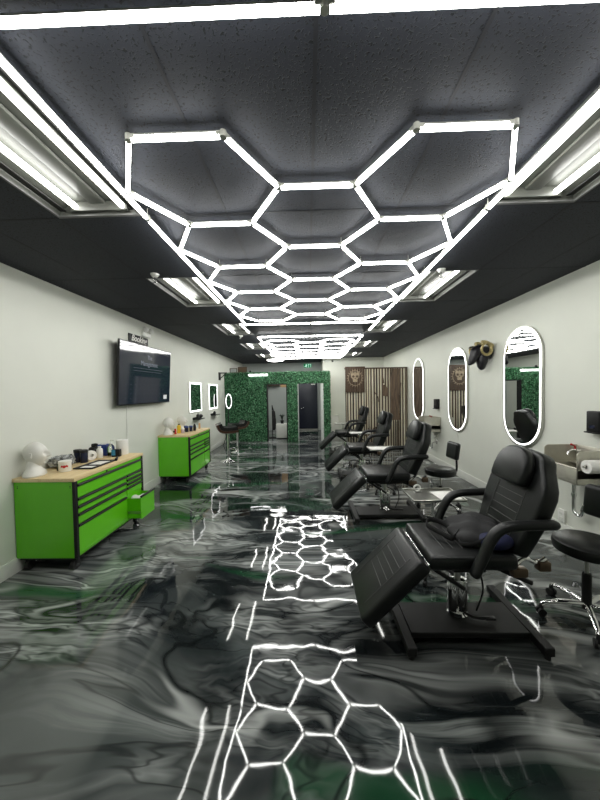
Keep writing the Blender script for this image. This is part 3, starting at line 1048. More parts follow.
jar('white_tub', 'white lidded tub with red print on the near green bench', 'tub', (-2.615, 3.335, TOP), .058, .115, M['white_plastic'], M['white_plastic'], m_label=M['red'])
jar('dark_jar', 'dark jar with black lid behind the white tub on the near bench, left one', 'jar', (-2.80, 3.78, TOP), .042, .155, M['navy'], M['black'], 'dark lidded jars')
jar('dark_jar', 'dark jar with black lid right of its twin, on the near bench', 'jar', (-2.71, 3.76, TOP), .042, .155, M['navy'], M['black'], 'dark lidded jars')
# plastic-wrapped bundle
b = nb(); rnd = random.Random(9)
bmesh.ops.create_icosphere(b, subdivisions=4, radius=1)
for v in b.verts:
    n = v.co.normalized()
    k = 1 + .10 * math.sin(9 * n.x + 3 * n.z) * math.cos(7 * n.y) + .07 * math.sin(17 * n.z + 11 * n.y)
    v.co = Vector((math.copysign(abs(n.x) ** .6, n.x) * .10, math.copysign(abs(n.y) ** .6, n.y) * .12, math.copysign(abs(n.z) ** .6, n.z) * .062)) * k
    v.co.z = max(v.co.z, -.062)
grey_wrap = mat('crumpled_grey_wrap', (0.26, 0.27, 0.27), 0.16, var=.9, scale=26, bump=.6, bscale=50)
single('wrapped_bundle', b, grey_wrap, 'grey bundle in crumpled clear plastic between the white head and the dark jars', 'bundle', (-2.81, 3.55, TOP + .065), 0.1)
t = thing('photo_card', 'small dark standing card with a white edge beside the white head', 'card', (-2.69, 3.345, TOP), -.3)
b = nb(); box(b, -.03, .03, -.004, .004, 0, .105, .002); part('card', b, M['foliage_dark'], t)
b = nb(); box(b, .030, .042, -.006, .006, 0, .115, .002); part('white_edge', b, M['white_plastic'], t)
b = nb(); lathe(b, [(.022, 0), (.058, 0), (.060, .004), (.060, .046), (.058, .05), (.022, .05), (.022, 0)], 24)
b.transform(Matrix.Translation((0, 0, .06)) @ Matrix.Rotation(PI / 2, 4, 'Y'))
single('tape_roll', b, M['paper'], 'pale round tape roll standing on edge behind the dark jars', 'tape roll', (-2.735, 3.90, TOP), -.5)
bottle('spray_bottle', 'black trigger spray bottle behind the tray on the near green bench', 'spray bottle', (-2.79, 4.06, TOP), .062, .165, M['black'], M['black'], 'trigger')
bottle('squeeze_bottle', 'white squeeze bottle between the black spray bottle and the blue box', 'bottle', (-2.69, 4.02, TOP), .036, .150, M['white_plastic'], M['white_plastic'])
t = thing('glove_box', 'blue cardboard box on the near green bench', 'box', (-2.76, 4.21, TOP), .15)
b = nb(); box(b, -.06, .06, -.06, .06, 0, .145, .003); part('carton', b, M['blue'], t)
b = nb(); box(b, -.03, .03, -.02, .02, .1445, .149, .001); part('opening', b, M['paper'], t)
t = thing('pump_bottle', 'clear pump bottle holding yellow liquid on the near green bench', 'bottle', (-2.635, 4.17, TOP))
b = nb(); lathe(b, [(.040, 0), (.042, .004), (.042, .11), (.03, .135), (.018, .145), (.018, .155)], 20); part('body', b, M['clear'], t)
b = nb(); lathe(b, [(.0, .002), (.040, .002), (.040, .045), (0, .045)], 20); part('liquid', b, M['yellow_liquid'], t)
b = nb(); cyl(b, (0, 0, .155), (0, 0, .175), .019); cyl(b, (0, 0, .175), (0, 0, .20), .004); tube(b, [(-.01, 0, .20), (.03, 0, .203), (.05, 0, .195)], .005, 8); part('pump', b, M['white_plastic'], t)
t = thing('ink_box', 'small black box with a teal face next to the paper towel roll', 'box', (-2.52, 4.10, TOP), .1)
b = nb(); box(b, -.05, .05, -.03, .03, 0, .095, .003); part('carton', b, M['black'], t)
b = nb(); box(b, -.048, .0, -.0315, -.0295, .02, .092); part('teal_panel', b, M['teal'], t)
t = thing('tattoo_pen', 'slim black pen-like machine lying on the front edge of the near bench', 'tool', (-2.41, 3.93, TOP + .0155), .45)
b = nb(); cyl(b, (0, -.10, 0), (0, .08, .0), .011); part('body', b, M['black'], t)
b = nb(); cyl(b, (0, -.12, 0), (0, -.03, 0), .0155, n=16); part('grip', b, M['rubber'], t)
t = thing('paper_towel_roll', 'white paper towel roll standing upright at the far end of the near bench', 'paper towel roll', (-2.53, 4.25, TOP))
b = nb(); lathe(b, [(.022, 0), (.072, 0), (.074, .004), (.074, .196), (.072, .2), (.022, .2), (.022, 0)], 28); part('roll', b, M['paper'], t)
# shallow black tray with white liner
t = thing('work_tray', 'shallow black tray lined with white lying on the near bench', 'tray', (-2.475, 3.62, TOP), 0)
b = nb()
for x0, x1, y0, y1 in ((-.11, .11, -.215, -.195), (-.11, .11, .195, .215), (-.11, -.085, -.195, .195), (.085, .11, -.195, .195), (-.085, .085, -.06, -.045)):
    box(b, x0, x1, y0, y1, 0, .016, .004)
part('rim', b, M['black'], t)
b = nb(); box(b, -.09, .09, -.2, .2, 0, .004); part('liner', b, M['paper'], t)

# far bench bottles
B2 = BX
bottle('can', 'yellow can with dark cap on the far green bench', 'can', (B2 + .27, 6.46, TOP), .040, .19, M['yellow'], M['black'], 'cap')
t = thing('red_clip_stand', 'red clip stand in front of the far white head', 'clip', (B2 + .265, 6.29, TOP))
b = nb(); lathe(b, [(.022, 0), (.024, .01), (.018, .03), (.02, .10), (.012, .11), (0, .11)]); part('post', b, M['red'], t)
b = nb(); sph(b, (-.02, -.01, .05), .022, 10); part('knob', b, M['black'], t)
jar('lilac_tub', 'pale lilac tub beside the yellow can on the far bench', 'tub', (B2 + .34, 6.47, TOP), .036, .095, M['pink'], M['white_plastic'])
for i, (dx, dy) in enumerate(((.37, 6.62), (.30, 6.74), (.42, 6.72))):
    jar('dark_jar', 'dark blue jar on the far bench, %s' % ('nearest the yellow can', 'at the back of the three', 'at the front of the three')[i], 'jar', (B2 + dx, dy, TOP), .036, .12, M['navy'], M['blue'], 'blue jars on the far bench')
bottle('dropper_bottle', 'black slim bottle right of the blue jars on the far bench', 'bottle', (B2 + .46, 6.83, TOP), .030, .15, M['black'], M['black'])
bottle('tan_bottle', 'small tan bottle near the far end of the far bench', 'bottle', (B2 + .44, 7.20, TOP), .022, .15, M['tan'], M['white_plastic'])

# ------------------------------------------------------------------ television and wall things, left
t = thing('television', 'large dark flat television tilted down on the left wall', 'television', (-2.835, 5.53, 1.585))
TH, TW = 1.00, 1.76
tilt = Matrix.Rotation(math.radians(3.2), 4, 'Y')
def tv_part(name, s, m, par=t):
    s.transform(tilt)
    return part(name, s, m, par)
b = nb(); box(b, -.006, .022, -TW / 2, TW / 2, 0, TH, .004); tv_part('bezel', b, M['black'])
def screen_mat():
    m, nt, bs = nodes('tv_screen')
    bs.inputs['Base Color'].default_value = (0.006, 0.007, 0.011, 1)
    bs.inputs['Roughness'].default_value = 0.06
    bs.inputs['Emission Color'].default_value = (0.004, 0.006, 0.013, 1)
    bs.inputs['Emission Strength'].default_value = 1.0
    return m
b = nb(); box(b, .0205, .0235, -TW / 2 + .012, TW / 2 - .012, .018, TH - .012); tv_part('screen', b, screen_mat())
scr_txt = emis('screen_text', (.06, .07, .09), 1.0)
scr_txt.node_tree.nodes['Principled BSDF'].inputs['Base Color'].default_value = (.05, .05, .06, 1)
def on_screen(y, z):
    return tilt @ Matrix.Translation((.0245, y, z)) @ Matrix(((0, 0, 1, 0), (1, 0, 0, 0), (0, 1, 0, 0), (0, 0, 0, 1)))
text_mesh('screen_title', 'The', .105, scr_txt, t, on_screen(.03, .80))
text_mesh('screen_title', 'Management', .115, scr_txt, t, on_screen(.03, .69))
scr_dim = emis('screen_dim', (.012, .014, .022), 1.0)
scr_dim.node_tree.nodes['Principled BSDF'].inputs['Base Color'].default_value = (.03, .03, .04, 1)
b = nb()
for i, w in enumerate((1.0, .95)):
    box(b, .0232, .0240, -.48, -.48 + w, .60 - i * .045, .606 - i * .045)
for r in range(4):
    for c in range(10):
        box(b, .0232, .0240, -.70 + c * .14, -.675 + c * .14, .10 + r * .075, .108 + r * .075)
box(b, .0232, .0242, .60, .74, .07, .15, mi=1)
tv_part('screen_graphics', b, [scr_dim, emis('screen_logo', (.035, .038, .04), 1.0)])
b = nb(); box(b, -.088, -.004, -.25, .25, .25, .75, .006); part('wall_mount', b, M['matte_black'], t)
b = nb(); tube(b, smooth_path([(XL + .06, 5.05, 1.62), (XL + .012, 5.06, 1.50), (XL + .008, 5.06, 1.2), (XL + .008, 5.05, .95), (XL + .008, 5.05, .4)], 5), .006, 8)
single('power_cable', b, M['white_plastic'], 'thin white cable running down the left wall below the television', 'cable')
t = thing('wall_sign', 'black sign with white script lettering above the television', 'sign', (XL, 5.49, 2.70))
b = nb(); box(b, 0, .02, -.31, .31, -.065, .065, .003); part('board', b, M['black'], t)
o = text_mesh('lettering', 'Booking', .15, M['paper'], t, Matrix.Translation((.021, 0, 0)) @ Matrix(((0, 0, 1, 0), (1, 0, 0, 0), (0, 1, 0, 0), (0, 0, 0, 1))), .35, .003)
t = thing('emergency_light', 'white twin-lamp emergency light above the black sign', 'emergency light', (XL, 5.72, 2.80))
b = nb(); box(b, 0, .05, -.14, .14, -.02, .06, .01); part('case', b, M['white_plastic'], t)
for y in (-.10, .10):
    b = nb(); sph(b, (.07, y, .10), .055, 16, scale=(.8, 1, 1)); cyl(b, (.03, y, .05), (.05, y, .08), .015)
    l = part('lamp_head', b, M['white_plastic'], t)
    b = nb(); lathe(b, [(.040, 0), (.036, .006), (0, .010)], 18, mtx=Matrix.Translation((.105, y, .10)) @ Matrix.Rotation(PI / 2, 4, 'Y')); part('lens', b, M['white_plastic'], l)

# lit rectangular mirrors
def rect_mirror(label, y, z):
    t = thing('lit_mirror', label, 'mirror', (XL, y, z), 0, 'lit rectangular mirrors')
    w, h = .43, .375
    s = nb(); box(s, 0, .03, -w, w, -h, h, .006); part('back_case', s, M['white_plastic'], t)
    s = nb()
    for q in (-1, 1):
        box(s, .03, .036, q * (w - .022) - .016, q * (w - .022) + .016, -h, h)
        box(s, .03, .036, -w + .038, w - .038, q * (h - .022) - .016, q * (h - .022) + .016)
    part('light_border', s, M['rim_light'], t)
    s = nb(); box(s, .03, .035, -w + .038, w - .038, -h + .038, h - .038); part('glass', s, M['mirror'], t)
    return t
rm = rect_mirror('lit rectangular mirror on the left wall, nearer the camera', 8.19, 1.65)
dup(rm, (XL, 9.72, 1.64), 0, 'lit rectangular mirror on the left wall, next to the green wall')
def wall_shelf(label, y, z):
    t = thing('wall_shelf', label, 'shelf', (XL, y, z), 0, 'small black wall shelves')
    s = nb(); box(s, 0, .16, -.24, .24, 0, .02, .003); part('board', s, M['black'], t)
    s = nb(); box(s, 0, .012, -.24, .24, .02, .06, .002); part('lip', s, M['black'], t)
    return t
ws = wall_shelf('small black shelf under the nearer lit rectangular mirror', 8.25, 1.07)
dup(ws, (XL, 9.75, 1.07), 0, 'small black shelf under the farther lit rectangular mirror')
bottle('lotion_bottle', 'black pump bottle on the nearer small wall shelf', 'bottle', (XL + .08, 8.18, 1.092), .045, .13, M['black'], M['black'], 'pump')
bottle('lotion_bottle', 'black bottle on the farther small wall shelf', 'bottle', (XL + .08, 9.65, 1.092), .04, .11, M['black'], M['black'])
b = nb(); sph(b, (0, 0, .06), .06, 14, scale=(1, 1.3, .8)); lathe(b, [(.035, 0), (.03, .02), (0, .02)])
single('round_dish', b, M['black'], 'round black dish on the nearer small wall shelf', 'dish', (XL + .085, 8.36, 1.091))

# ring light on a stand by the hedge
t = thing('ring_light', 'white ring light on a dark stand at the left edge of the green wall', 'ring light', (-2.66, 10.66, 0), -.2)
b = nb(); tube(b, [(0, .215 * math.cos(2 * PI * i / 40), 1.46 + .235 * math.sin(2 * PI * i / 40)) for i in range(40)], .017, 10, closed=True, flat=.7); part('ring', b, emis('ring_light_diffuser', (1, 1, 1), 1.6), t)
b = nb(); tube(b, [(-.02, .215 * math.cos(2 * PI * i / 40), 1.46 + .235 * math.sin(2 * PI * i / 40)) for i in range(40)], .030, 8, closed=True, flat=.7); part('ring_back', b, M['black'], t)
b = nb(); cyl(b, (-.02, 0, .25), (-.02, 0, 1.24), .015); part('pole', b, M['black'], t)
for k in range(3):
    a = k * 2 * PI / 3
    b = nb(); tube(b, [(-.02, 0, .55), (-.02 + .22 * math.cos(a), .22 * math.sin(a), .012)], .010, 8); part('leg', b, M['black'], t)

# bar stools
def bar_stool(label, loc, rz, hs):
    t = thing('bar_stool', label, 'bar stool', loc, rz, 'bar stools with walnut shells')
    s = nb(); lathe(s, [(.21, 0), (.21, .006), (.17, .020), (.08, .040), (.034, .07), (.030, .10), (0, .10)], 32); part('base', s, M['chrome'], t)
    s = nb(); cyl(s, (0, 0, .09), (0, 0, hs - .03), .028, n=18); part('pedestal', s, M['chrome'], t)
    s = nb(); tube(s, smooth_path([(.03, -.03, .32), (.16, -.13, .30), (.21, 0, .30), (.16, .13, .30), (.03, .03, .32)], 6), .010, 8); part('footrest', s, M['chrome'], t)
    # shell: seat curving up to a low back
    s = nb()
    prof = [(.23, .0), (.10, -.012), (-.08, -.012), (-.17, .01), (-.22, .07), (-.25, .15)]
    cen = smooth_path([(x, 0, hs + z) for x, z in prof], 6)
    def sheet(dst, off, thick, width):
        ra = []
        for i, p in enumerate(cen):
            tdir = (cen[min(i + 1, len(cen) - 1)] - cen[max(i - 1, 0)]).normalized()
            nrm = Vector((-tdir.z, 0, tdir.x)) * -1
            if nrm.z < 0 and abs(nrm.z) > .3: nrm = -nrm
            if abs(nrm.z) <= .3 and nrm.x < 0: nrm = -nrm
            row = []
            for o in (off, off + thick):
                for j in range(9):
                    y = -width + 2 * width * j / 8
                    up = .03 * (y / width) ** 2
                    row.append(dst.verts.new(p + nrm * o + Vector((0, y, up))))
            ra.append(row)
        for a, c in zip(ra, ra[1:]):
            for base in (0, 9):
                for j in range(8):
                    dst.faces.new((a[base + j], a[base + j + 1], c[base + j + 1], c[base + j]))
            dst.faces.new((a[0], a[9], c[9], c[0])); dst.faces.new((a[8], a[17], c[17], c[8]))
        for row in (ra[0], ra[-1]):
            for j in range(8):
                dst.faces.new((row[j], row[j + 1], row[10 + j], row[9 + j]))
    sheet(s, -.055, .054, .235); part('shell', s, M['brown_wood'], t)
    s = nb(); sheet(s, .001, .085, .225); part('cushion', s, M['vinyl'], t)
    return t
bar_stool('black padded bar stool with walnut shell, nearer of the two by the left wall', (-2.05, 8.08, 0), .35, .78)
bar_stool('black padded bar stool with walnut shell, the one closer to the green wall', (-2.08, 9.29, 0), -2.6, .74)

# ------------------------------------------------------------------ oval lit mirrors on the right wall
def stadium(w, h, n=14):
    """points (y, z) around a pill of half-width w and half-height h"""
    pts = []
    for i in range(n + 1):
        a = PI * i / n
        pts.append((w * math.cos(a), (h - w) + w * math.sin(a)))
    for i in range(n + 1):
        a = PI + PI * i / n
        pts.append((w * math.cos(a), -(h - w) + w * math.sin(a)))
    return pts
def pill(dst, w, h, x0, x1, mi=0):
    p = stadium(w, h)
    a = [dst.verts.new((x0, y, z)) for y, z in p]; c = [dst.verts.new((x1, y, z)) for y, z in p]
    n = len(p)
    dst.faces.new(a); dst.faces.new(c[::-1])
    for i in range(n):
        dst.faces.new((a[i], a[(i + 1) % n], c[(i + 1) % n], c[i]))
    for f in dst.faces: f.material_index = mi
def pill_ring(dst, w0, h0, w1, h1, x0, x1):
    p, q = stadium(w0, h0), stadium(w1, h1)
    n = len(p)
    rows = [[dst.verts.new((x, y, z)) for y, z in pts] for x, pts in ((x0, p), (x0, q), (x1, q), (x1, p))]
    for r in range(4):
        a, c = rows[r], rows[(r + 1) % 4]
        for i in range(n):
            dst.faces.new((a[i], a[(i + 1) % n], c[(i + 1) % n], c[i]))
def oval_mirror(label, y, z):
    t = thing('oval_mirror', label, 'mirror', (XR, y, z), 0, 'tall oval lit mirrors')
    w, h = .405, .835
    s = nb(); pill(s, w, h, -.032, 0); part('back_case', s, M['steel'], t)
    s = nb(); pill_ring(s, w - .045, h - .045, w - .026, h - .026, -.037, -.0315); part('light_border', s, M['rim_light'], t)
    s = nb(); pill(s, w - .045, h - .045, -.036, -.0318); part('glass', s, M['mirror'], t)
    return t
om = oval_mirror('tall oval lit mirror on the right wall, nearest the camera', 4.505, 1.765)
dup(om, (XR, 6.41, 1.735), 0, 'middle one of the three tall oval lit mirrors on the right wall')
dup(om, (XR, 8.63, 1.765), 0, 'tall oval lit mirror on the right wall, nearest the slat divider')
b = nb(); tube(b, [(XR - .006, 6.42, .90), (XR - .006, 6.42, .16)], .005, 6)
single('mirror_cable', b, M['white_plastic'], 'thin cable hanging from the middle oval mirror', 'cable')

# soap dispensers
def dispenser(label, y, z):
    t = thing('soap_dispenser', label, 'soap dispenser', (XR - .001, y, z), 0, 'black soap dispensers')
    s = nb(); box(s, -.085, 0, -.075, .075, -.10, .115, .012, 3); part('case', s, M['black'], t)
    s = nb(); box(s, -.10, -.02, -.085, .085, -.112, -.098, .004); part('drip_tray', s, M['matte_black'], t)
    s = nb(); box(s, -.088, -.084, -.03, .03, -.06, -.03, .003, 1); part('sensor_window', s, M['navy'], t)
    return t
ds = dispenser('black soap dispenser on the right wall above the nearer steel sink', 3.33, 1.385)
dup(ds, (XR, 7.38, 1.41), 0, 'black soap dispenser on the right wall above the farther sink')

# ram head
t = thing('ram_head_sculpture', 'black ram head sculpture with curled gold horns between two oval mirrors', 'wall sculpture', (XR - .055, 5.31, 2.31))
def ram():
    s = nb()
    # neck leaves the wall, the chest hangs down, the muzzle points into the room and down
    tube(s, smooth_path([(.05, .0, .02), (-.06, .0, .03), (-.12, .0, .06)], 5), [.10, .105, .108, .108, .106, .104, .10, .098, .095, .092, .09], 18)
    head = smooth_path([(-.10, 0, .08), (-.16, 0, .05), (-.20, 0, -.03), (-.245, 0, -.11), (-.265, 0, -.145)], 5)
    n = len(head)
    rs = [.085 + .010 * math.sin(i / n * 3.1) if i < 8 else .085 - .045 * (i - 8) / (n - 9) for i in range(n)]
    tube(s, head, rs, 18)
    sph(s, (-.267, 0, -.142), .041, 14, scale=(1, 1, .85))
    chest = smooth_path([(-.05, 0, .02), (-.075, 0, -.10), (-.08, 0, -.19), (-.075, 0, -.255)], 5)
    tube(s, chest, [.085, .088, .09, .09, .088, .086, .084, .080, .075, .070, .068, .060, .052, .042, .03, .016][:len(chest)], 18)
    part('head', s, M['horn_black'], t)
    for sy in (-1, 1):
        s = nb()
        pts, rr = [], []
        for i in range(36):
            a = math.radians(110 - i * 13)
            r = .112 - .0010 * i
            pts.append((-.095 + r * math.cos(a) * .95, sy * (.09 + .0045 * i), .075 + r * math.sin(a)))
            rr.append(.035 * (1 - i / 44))
        tube(s, pts, rr, 10)
        part('horn', s, M['gold'], t)
        s = nb(); tube(s, smooth_path([(-.15, sy * .07, .12), (-.19, sy * .12, .14), (-.21, sy * .17, .12)], 4), [.016, .022, .026, .028, .026, .022, .016, .010, .003], 8, flat=.45)
        part('ear', s, M['horn_black'], t)
        s = nb(); sph(s, (-.175, sy * .075, .04), .014, 10); part('eye', s, M['gold'], t)
ram()

# ------------------------------------------------------------------ hand sinks on the right wall
def sink(label, y0, y1, with_roll):
    t = thing('hand_sink', label, 'sink', (XR, (y0 + y1) / 2, 0), 0, 'wall hung steel hand sinks')
    h = (y1 - y0) / 2
    D = .36
    s = nb()
    z0, z1 = .78, .93
    # basin: walls and floor
    box(s, -D, -D + .012, -h, h, z0, z1 + .01, .004)
    box(s, -.012, 0, -h, h, z0, 1.115, .004)
    box(s, -D, 0, -h, -h + .01, z0, z1, .003)
    box(s, -D, 0, h - .01, h, z0, z1, .003)
    box(s, -D, 0, -h, h, z0, z0 + .01, .003)
    box(s, -.09, -.01, -h, h, z1 - .01, z1, .003)
    tube(s, [(-D + .006, -h, z1 + .012), (-D + .006, h, z1 + .012)], .011, 8)
    part('basin', s, M['satin_steel'], t)
    for yy in (-h, h - .008):
        s = nb()
        prism(s, [(-D, z0 + .06), (-D, 1.09), (-D + .03, 1.115), (0, 1.115), (0, z0 + .06)], .008, .002, 1, mtx=Matrix.Translation((0, yy + .004, 0)))
        part('side_splash', s, M['satin_steel'], t)
    s = nb()
    cyl(s, (-.012, .17, z1 + .12), (-.05, .17, z1 + .12), .018)
    tube(s, smooth_path([(-.04, .17, z1 + .12), (-.09, .16, z1 + .135), (-.15, .14, z1 + .12), (-.17, .13, z1 + .08)], 6), .010, 10)
    fa = part('faucet', s, M['chrome'], t)
    s = nb(); cyl(s, (-.055, .17, z1 + .13), (-.06, .17, z1 + .17), .010); cyl(s, (-.06, .17, z1 + .17), (-.105, .16, z1 + .19), .008, .011)
    sph(s, (-.108, .16, z1 + .192), .012, 10); part('tap_handle', s, M['red'], t)
    s = nb()
    tube(s, smooth_path([(-.10, .13, z0), (-.10, .13, .60), (-.10, .13, .42), (-.10, .10, .375), (-.10, .05, .37), (-.10, .02, .40), (-.10, .01, .46), (-.09, .0, .50), (-.04, .0, .51), (-.005, .0, .51)], 5), .019, 12)
    cyl(s, (-.10, .13, .56), (-.10, .13, .59), .026); cyl(s, (-.10, .01, .43), (-.10, .01, .455), .026); cyl(s, (-.10, .13, z0 - .04), (-.10, .13, z0 + .002), .034)
    cyl(s, (-.012, .0, .51), (-.002, .0, .51), .035)
    part('drain_trap', s, M['chrome'], t)
    s = nb(); tube(s, smooth_path([(-.06, -.12, z0), (-.05, -.13, .70), (-.09, -.10, .63), (-.04, -.14, .56), (-.005, -.15, .55)], 5), .007, 8); part('supply_hose', s, M['steel'], t)
    if with_roll:
        r = thing('paper_towel_roll', 'white paper towel roll on its bar beside the nearer steel sink', 'paper towel roll', (XR - .345, y0 - .085, .985))
        s = nb(); lathe(s, [(.018, 0), (.062, 0), (.064, .003), (.064, .277), (.062, .28), (.018, .28), (.018, 0)], 28, mtx=Matrix.Rotation(PI / 2, 4, 'Y')); part('roll', s, M['paper'], r)
        s = nb(); cyl(s, (-.03, 0, 0), (.31, 0, 0), .010); box(s, .295, .31, -.012, .084, -.015, .015); part('bar', s, M['steel'], r)
    return t
sink('wall hung stainless hand sink with high splash sides behind the nearest black chair', 3.18, 3.62, True)
sink('wall hung hand sink farther down the right wall, beyond the middle oval mirror', 7.25, 7.69, False)
t = thing('wall_outlet', 'white outlet plate low on the right wall behind the nearest chair', 'outlet', (XR, 3.80, .235))
b = nb(); box(b, -.03, 0, -.05, .05, -.075, .075, .006); part('box', b, M['white_plastic'], t)
b = nb()
for z in (-.03, .03):
    box(b, -.033, -.029, -.02, .02, z - .018, z + .018, .003, 1)
part('socket', b, M['trim'], t)

# ------------------------------------------------------------------ tattoo chairs
def cushion(dst, cx, w, ln, th, mtx, bev=.028, seg=3, mi=0):
    box(dst, 0, ln, -w, w, 0, th, bev, seg, mi, mtx)

def tattoo_chair(label, loc):
    """reclining hydraulic chair; the leg rest points to -X, the back to +X"""
    t = thing('tattoo_chair', label, 'tattoo chair', loc, 0, 'row of black tattoo chairs')
    # base
    s = nb(); box(s, -.405, .40, -.20, .12, .045, .085, .004, 1); part('base_plate', s, M['matte_black'], t)
    for x in (-.44, .435):
        s = nb(); box(s, x - .032, x + .032, -.335, .345, .028, .085, .005, 1)
        bar = part('base_bar', s, M['matte_black'], t)
        for y in (-.31, .32):
            s = nb(); cyl(s, (x, y, 0), (x, y, .028), .018, n=12)
            part('levelling_foot', s, M['rubber'], bar)
    # hydraulic pump
    s = nb()
    lathe(s, [(.075, .085), (.075, .10), (.062, .115), (0, .115)], 24)
    for sx in (-.028, .028):
        lathe(s, [(.040, .11), (.044, .12), (.044, .32), (.038, .345), (.02, .35), (0, .35)], 18, (sx, 0, 0))
    part('hydraulic_pump', s, M['chrome'], t)
    s = nb(); cyl(s, (0, 0, .33), (0, 0, .53), .022); part('piston', s, M['steel'], t)
    s = nb(); tube(s, smooth_path([(.02, -.06, .13), (.08, -.09, .115), (.18, -.10, .115)], 5), .010, 8); box(s, .15, .22, -.118, -.082, .108, .122, .004); part('foot_pedal', s, M['black'], t)
    s = nb()
    tube(s, smooth_path([(.05, .02, .50), (.16, .03, .42), (.20, .02, .25), (.14, .0, .10)], 6), .007, 8)
    part('hose', s, M['black'], t)
    # frame
    s = nb()
    box(s, -.22, .33, -.17, -.13, .50, .535, .004); box(s, -.22, .33, .13, .17, .50, .535, .004)
    box(s, -.10, .12, -.17, .17, .485, .515, .004)
    for y in (-.15, .15):
        cyl(s, (-.30, y, .55), (-.02, y, .36), .014); cyl(s, (.18, y, .52), (.44, y, .40), .016)
        cyl(s, (-.32, y, .58), (-.20, y, .52), .016)
    part('frame', s, M['matte_black'], t)
    for y in (-.20, .20):
        s = nb()
        tube(s, smooth_path([(.28, y, .54), (.36, y, .60), (.44, y, .57), (.50, y, .60)], 4), .015, 8)
        br = part('recline_bracket', s, M['chrome'], t)
        for x0, x1, z0, z1 in ((.27, .37, .48, .54), (.44, .52, .52, .585)):
            s = nb(); box(s, x0, x1, y - .03, y + .03, z0, z1, .01)
            part('bracket_cover', s, M['bronze'], br)
    # seat, slightly dished
    s = nb(); box(s, -.30, .275, -.285, .285, .555, .655, .03, 3)
    part('seat', s, M['vinyl'], t)
    seat = t.children[-1]
    s = nb()
    for x in (-.17, -.105, -.04, .025, .09, .155):
        cyl(s, (x, -.17, .656), (x, .17, .656), .0022, n=6)
    part('stitching', s, M['stitch'], seat)
    # leg rest
    ang = math.atan2(.39, .40)
    ml = Matrix.Translation((-.348, 0, .62)) @ Matrix.Rotation(PI + 0, 4, 'Z') @ Matrix.Rotation(ang, 4, 'Y')
    # local +X runs down the leg rest, local +Z is the padded face
    s = nb(); box(s, 0, .575, -.285, .285, -.09, .015, .03, 3, mtx=ml)
    leg = part('leg_rest', s, M['vinyl'], t)
    s = nb()
    for x in (.10, .16, .22, .28, .34):
        cyl(s, ml @ Vector((x, -.17, .016)), ml @ Vector((x, .17, .016)), .0022, n=6)
    for y in (-.18, .18):
        cyl(s, ml @ Vector((.06, y, .016)), ml @ Vector((.50, y, .016)), .0022, n=6)
    part('stitching', s, M['stitch'], leg)
    s = nb(); cyl(s, (-.295, -.25, .575), (-.295, .25, .575), .014); part('hinge_rod', s, M['chrome'], t)
    # back rest: outline in the plane of the back (u across, v up), leaning to +X
    lean = math.radians(20.5)
    mb = Matrix.Translation((.252, 0, .645)) @ Matrix.Rotation(lean, 4, 'Y') @ Matrix.Rotation(PI / 2, 4, 'Z')
    # prism lies in local XZ (X -> world Y), thickness along local Y (-> world -X)
    half = [(.235, 0), (.265, .12), (.300, .32), (.302, .44), (.285, .50), (.235, .575), (.205, .62), (.185, .67), (.14, .705)]
    outline = half + [(0.0, .72)] + [(-a, c) for a, c in reversed(half)]
    s = nb(); prism(s, outline, .115, .026, 3, mtx=mb @ Matrix.Translation((0, -.06, 0)))
    back = part('backrest', s, M['vinyl'], t)
    s = nb()
    mf = mb
    for v in (.08, .14, .20, .26, .32, .38):
        cyl(s, mf @ Vector((-.14, -.001, v)), mf @ Vector((.14, -.001, v)), .0022, n=6)
    for u in (-.15, .15):
        cyl(s, mf @ Vector((u, -.001, .05)), mf @ Vector((u, -.001, .42)), .0022, n=6)
    part('stitching', s, M['stitch'], back)
    # head pillow: flat bottom, domed top
    dome = [(.172, 0), (.178, .10), (.166, .17), (.135, .225), (.082, .262)]
    po = dome + [(0, .275)] + [(-a, c) for a, c in reversed(dome)]
    s = nb(); prism(s, po, .085, .030, 3, mtx=mb @ Matrix.Translation((0, .042, .44)))
    part('head_pillow', s, M['vinyl'], t)
    # arm rests
    for y in (-.335, .335):
        s = nb()
        path = smooth_path([(-.05, y, .555), (.0, y, .66), (.055, y, .785), (.11, y, .852), (.19, y, .878), (.32, y, .884), (.475, y, .886)], 5)
        k = len(path)
        rr = [.028] + [.040] * (k - 2) + [.026]
        tube(s, path, rr, 14, flat=.78, flat_dir=(0, 1, 0))
        arm = part('armrest', s, M['vinyl'], t)
        s = nb()
        cyl(s, (.44, y, .87), (.40, y * .82, .83), .014)
        part('armrest_bracket', s, M['matte_black'], arm)
        s = nb(); cyl(s, (-.035, y, .58), (-.02, y * .8, .56), .014)
        part('armrest_bracket', s, M['matte_black'], arm)
    return t
CH = (1.09, 2.36, 0)
ch = tattoo_chair('black reclining tattoo chair nearest the camera, with a dark bag on its seat', CH)
CHAIRS = [CH, (1.06, 4.45, 0), (1.09, 6.5, 0), (1.06, 8.8, 0)]
for loc, lb in zip(CHAIRS[1:], ('second black tattoo chair from the camera, its leg rest hanging down',
                                'third black tattoo chair from the camera, in front of the slat divider',
                                'farthest black tattoo chair, right beside the slat divider')):
    dup(ch, loc, 0, lb)

